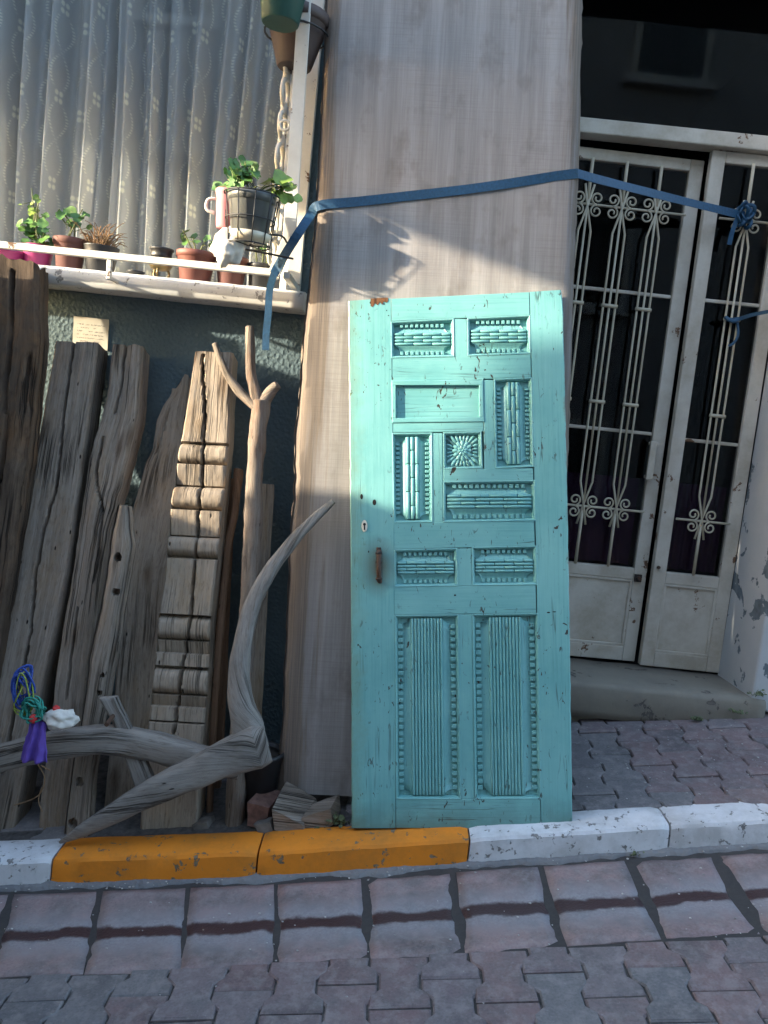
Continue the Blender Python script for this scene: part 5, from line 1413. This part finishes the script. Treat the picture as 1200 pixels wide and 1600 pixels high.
# ============================================================ ACROSS AND DOWN THE STREET (out of the picture; they shade and are mirrored in the glass)
def building(name, label, x0, x1, y0, y1, z0, z1, mat, face, floors):
    root = thing(name, label, 'house', ((x0 + x1) / 2, (y0 + y1) / 2, z0)); off_ = Vector(root.location)
    def bb(n, a, b, mt, par=root): 
        mb = MB(); mb.box(Vector(a) - off_, Vector(b) - off_); return mb.build(n, mt, par)
    bb('wall', (x0, y0, z0), (x1, y1, z1), mat)
    bb('cornice', (x0 - .15, y0 - .15, z1), (x1 + .15, y1 + .15, z1 + .25), M_SILL)
    yf = y1 if face > 0 else y0
    for k in range(floors):
        zc = z0 + 2.6 + k * 2.9; x = x0 + 1.0
        while x + 1.1 < x1:
            w_ = bb('window', (x, yf - .02, zc), (x + 1.0, yf + .03 * face, zc + 1.4), M_WHITE); bb('pane', (x + .08, yf + .031 * face, zc + .08), (x + .92, yf + .036 * face, zc + 1.32), M_GLASS2, w_)
            bb('sill', (x - .08, yf, zc - .08), (x + 1.08, yf + .14 * face, zc - .002), M_SILL, w_); x += 2.1
    return root
M_OPP = stucco('grey render', (.30, .295, .29), (.36, .355, .35), 40, .4)
building('house', 'grey rendered house on the far side of the street', -11, 11, -9, -3.5, -2.2, 7.2, M_OPP, 1, 3)
# added out of view: bounds the sun patch from above
bal = thing('balcony_blocker', 'unseen concrete parapet added to cut off the upper sun', 'balcony_blocker', (-2.45, 3.4, 2.98))
def bb2(n, a, b, mt=M_JAMB, par=bal):
    mb = MB(); mb.box(a, b); return mb.build(n, mt, par, bevel=.01)
bb2('slab', (-.6, -2.0, 0), (0, .05, .16)); bb2('parapet', (-.6, -2.0, .16), (0, -1.90, 1.3)); bb2('parapet', (-.1, -1.90, .16), (0, 0, 1.3)); bb2('parapet', (-.6, -1.90, .16), (-.5, 0, 1.3))
# unseen closet added to keep low sun off the timbers
wx, wy = -2.95, 2.70
wd_ = thing('wardrobe_blocker', 'unseen brown two door closet added to block low sun', 'wardrobe_blocker', (wx, wy, walk_z(wx, wy) - .06))
def bw(n, a, b, mt=W_RED, par=wd_): mb = MB(); mb.box(a, b); return mb.build(n, mt, par, bevel=.006)
bw('carcass', (-.30, -.58, .08), (.29, .58, 1.88)); bw('cornice', (-.32, -.60, 1.88), (.32, .60, 1.95)); bw('plinth', (-.31, -.59, 0), (.31, .59, .08))
for s in (-1, 1):
    d_ = bw('door', (.291, min(s * .02, s * .55), .14), (.312, max(s * .02, s * .55), 1.84)); bw('handle', (.313, s * .07 - .01, .98), (.335, s * .07 + .01, 1.1), M_BRASS, d_)
cx_, cy_ = -2.9, 1.74  # another unseen piece, put in to block sun from the lower turquoise door
cp = thing('cupboard_blocker', 'tall grey painted cabinet added unseen to shade the lower door', 'cupboard_blocker', (cx_, cy_, TS * cx_ - .06))
def bc(n, a, b, mt=M_JAMB, par=cp): mb = MB(); mb.box(a, b); return mb.build(n, mt, par, bevel=.006)
bc('carcass', (-.3, -.30, .1), (.29, .30, 2.30)); bc('top', (-.31, -.32, 2.30), (.31, .32, 2.36))
for y_ in (-.28, .22):
    for x_ in (-.26, .19): bc('leg', (x_, y_, -.05), (x_ + .06, y_ + .06, .1))
for s in (-1, 1):
    d_ = bc('door', (.291, min(s * .015, s * .28), .16), (.31, max(s * .015, s * .28), 2.24)); bc('knob', (.311, s * .06 - .015, 1.1), (.335, s * .06 + .015, 1.13), M_BRASS, d_)
# unseen lorry, tail uphill, put in to block sun from the street
VX = -1.95
VM = T((VX, .18, TS * VX)) @ Matrix.Rotation(-SL, 4, 'Y')
van_blocker = thing('lorry_blocker', 'unseen white lorry added to block sun from the street side', 'lorry', M=VM)
M_VAN = plain('white lorry paint', (.55, .55, .54), .4, var=.04); M_TYRE = plain('tyre rubber', (.02, .02, .02), .8); M_RIM = plain('steel rim', (.35, .35, .36), .4, .6)
def lb(n, a, b, mt=M_VAN, bev=.02, par=van_blocker): mb = MB(); mb.box(a, b); return mb.build(n, mt, par, bevel=bev)
lb('cargo_box', (-2.58, -.9, .85), (-.02, .9, 3.95)); lb('chassis', (-4.1, -.45, .55), (-.05, .45, .84), M_GREYP)
for s in (-1, 1):
    d_ = lb('rear_door', (-.019, min(s * .015, s * .86), .9), (.02, max(s * .015, s * .86), 3.9)); lb('lock_bar', (.021, s * .2 - .015, .95), (.04, s * .2 + .015, 3.85), M_RIM, .004, d_)
    lb('tail_light', (-.04, s * .7 - .12, .62), (.01, s * .7 + .12, .76), M_RED)
pr = [(-4.45, .5), (-2.7, .5), (-2.7, 2.35), (-3.8, 2.35), (-4.25, 1.6), (-4.45, 1.3)]
mb = MB(); mb.rings([[Vector((x, y, z)) for x, z in pr] for y in (-.88, .88)], None, True, False).build('cab', M_VAN, van_blocker, bevel=.05)
mb = MB(); n = mb.add([(-4.26, -.78, 1.62), (-4.26, .78, 1.62), (-3.84, .76, 2.28), (-3.84, -.76, 2.28)]); mb.v = [p + Vector((-.02, 0, .012)) for p in mb.v]; mb.face((n + 3, n + 2, n + 1, n)); mb.build('windscreen', M_GREYP, van_blocker)
for s in (-1, 1):
    lb('side_window', (-3.9, s * .885 - .004, 1.6), (-3.0, s * .885 + .004, 2.2), M_GREYP, 0); lb('headlight', (-4.48, s * .62 - .15, .75), (-4.42, s * .62 + .15, .95), M_CREAM)
    for x in (-3.5, -.6):
        mb = MB(); mb.lathe([(.22, -.11), (.36, -.11), (.38, -.06), (.38, .06), (.36, .11), (.22, .11)], 28, M=T((x, s * .76, .38)) @ Matrix.Rotation(PI / 2, 4, 'X')); wh = mb.build('wheel', M_TYRE, van_blocker)
        mb = MB(); mb.lathe([(.02, -.095), (.22, -.11), (.22, .11), (.02, .095)], 20, M=T((x, s * .76, .38)) @ Matrix.Rotation(PI / 2, 4, 'X')); mb.build('rim', M_RIM, wh)
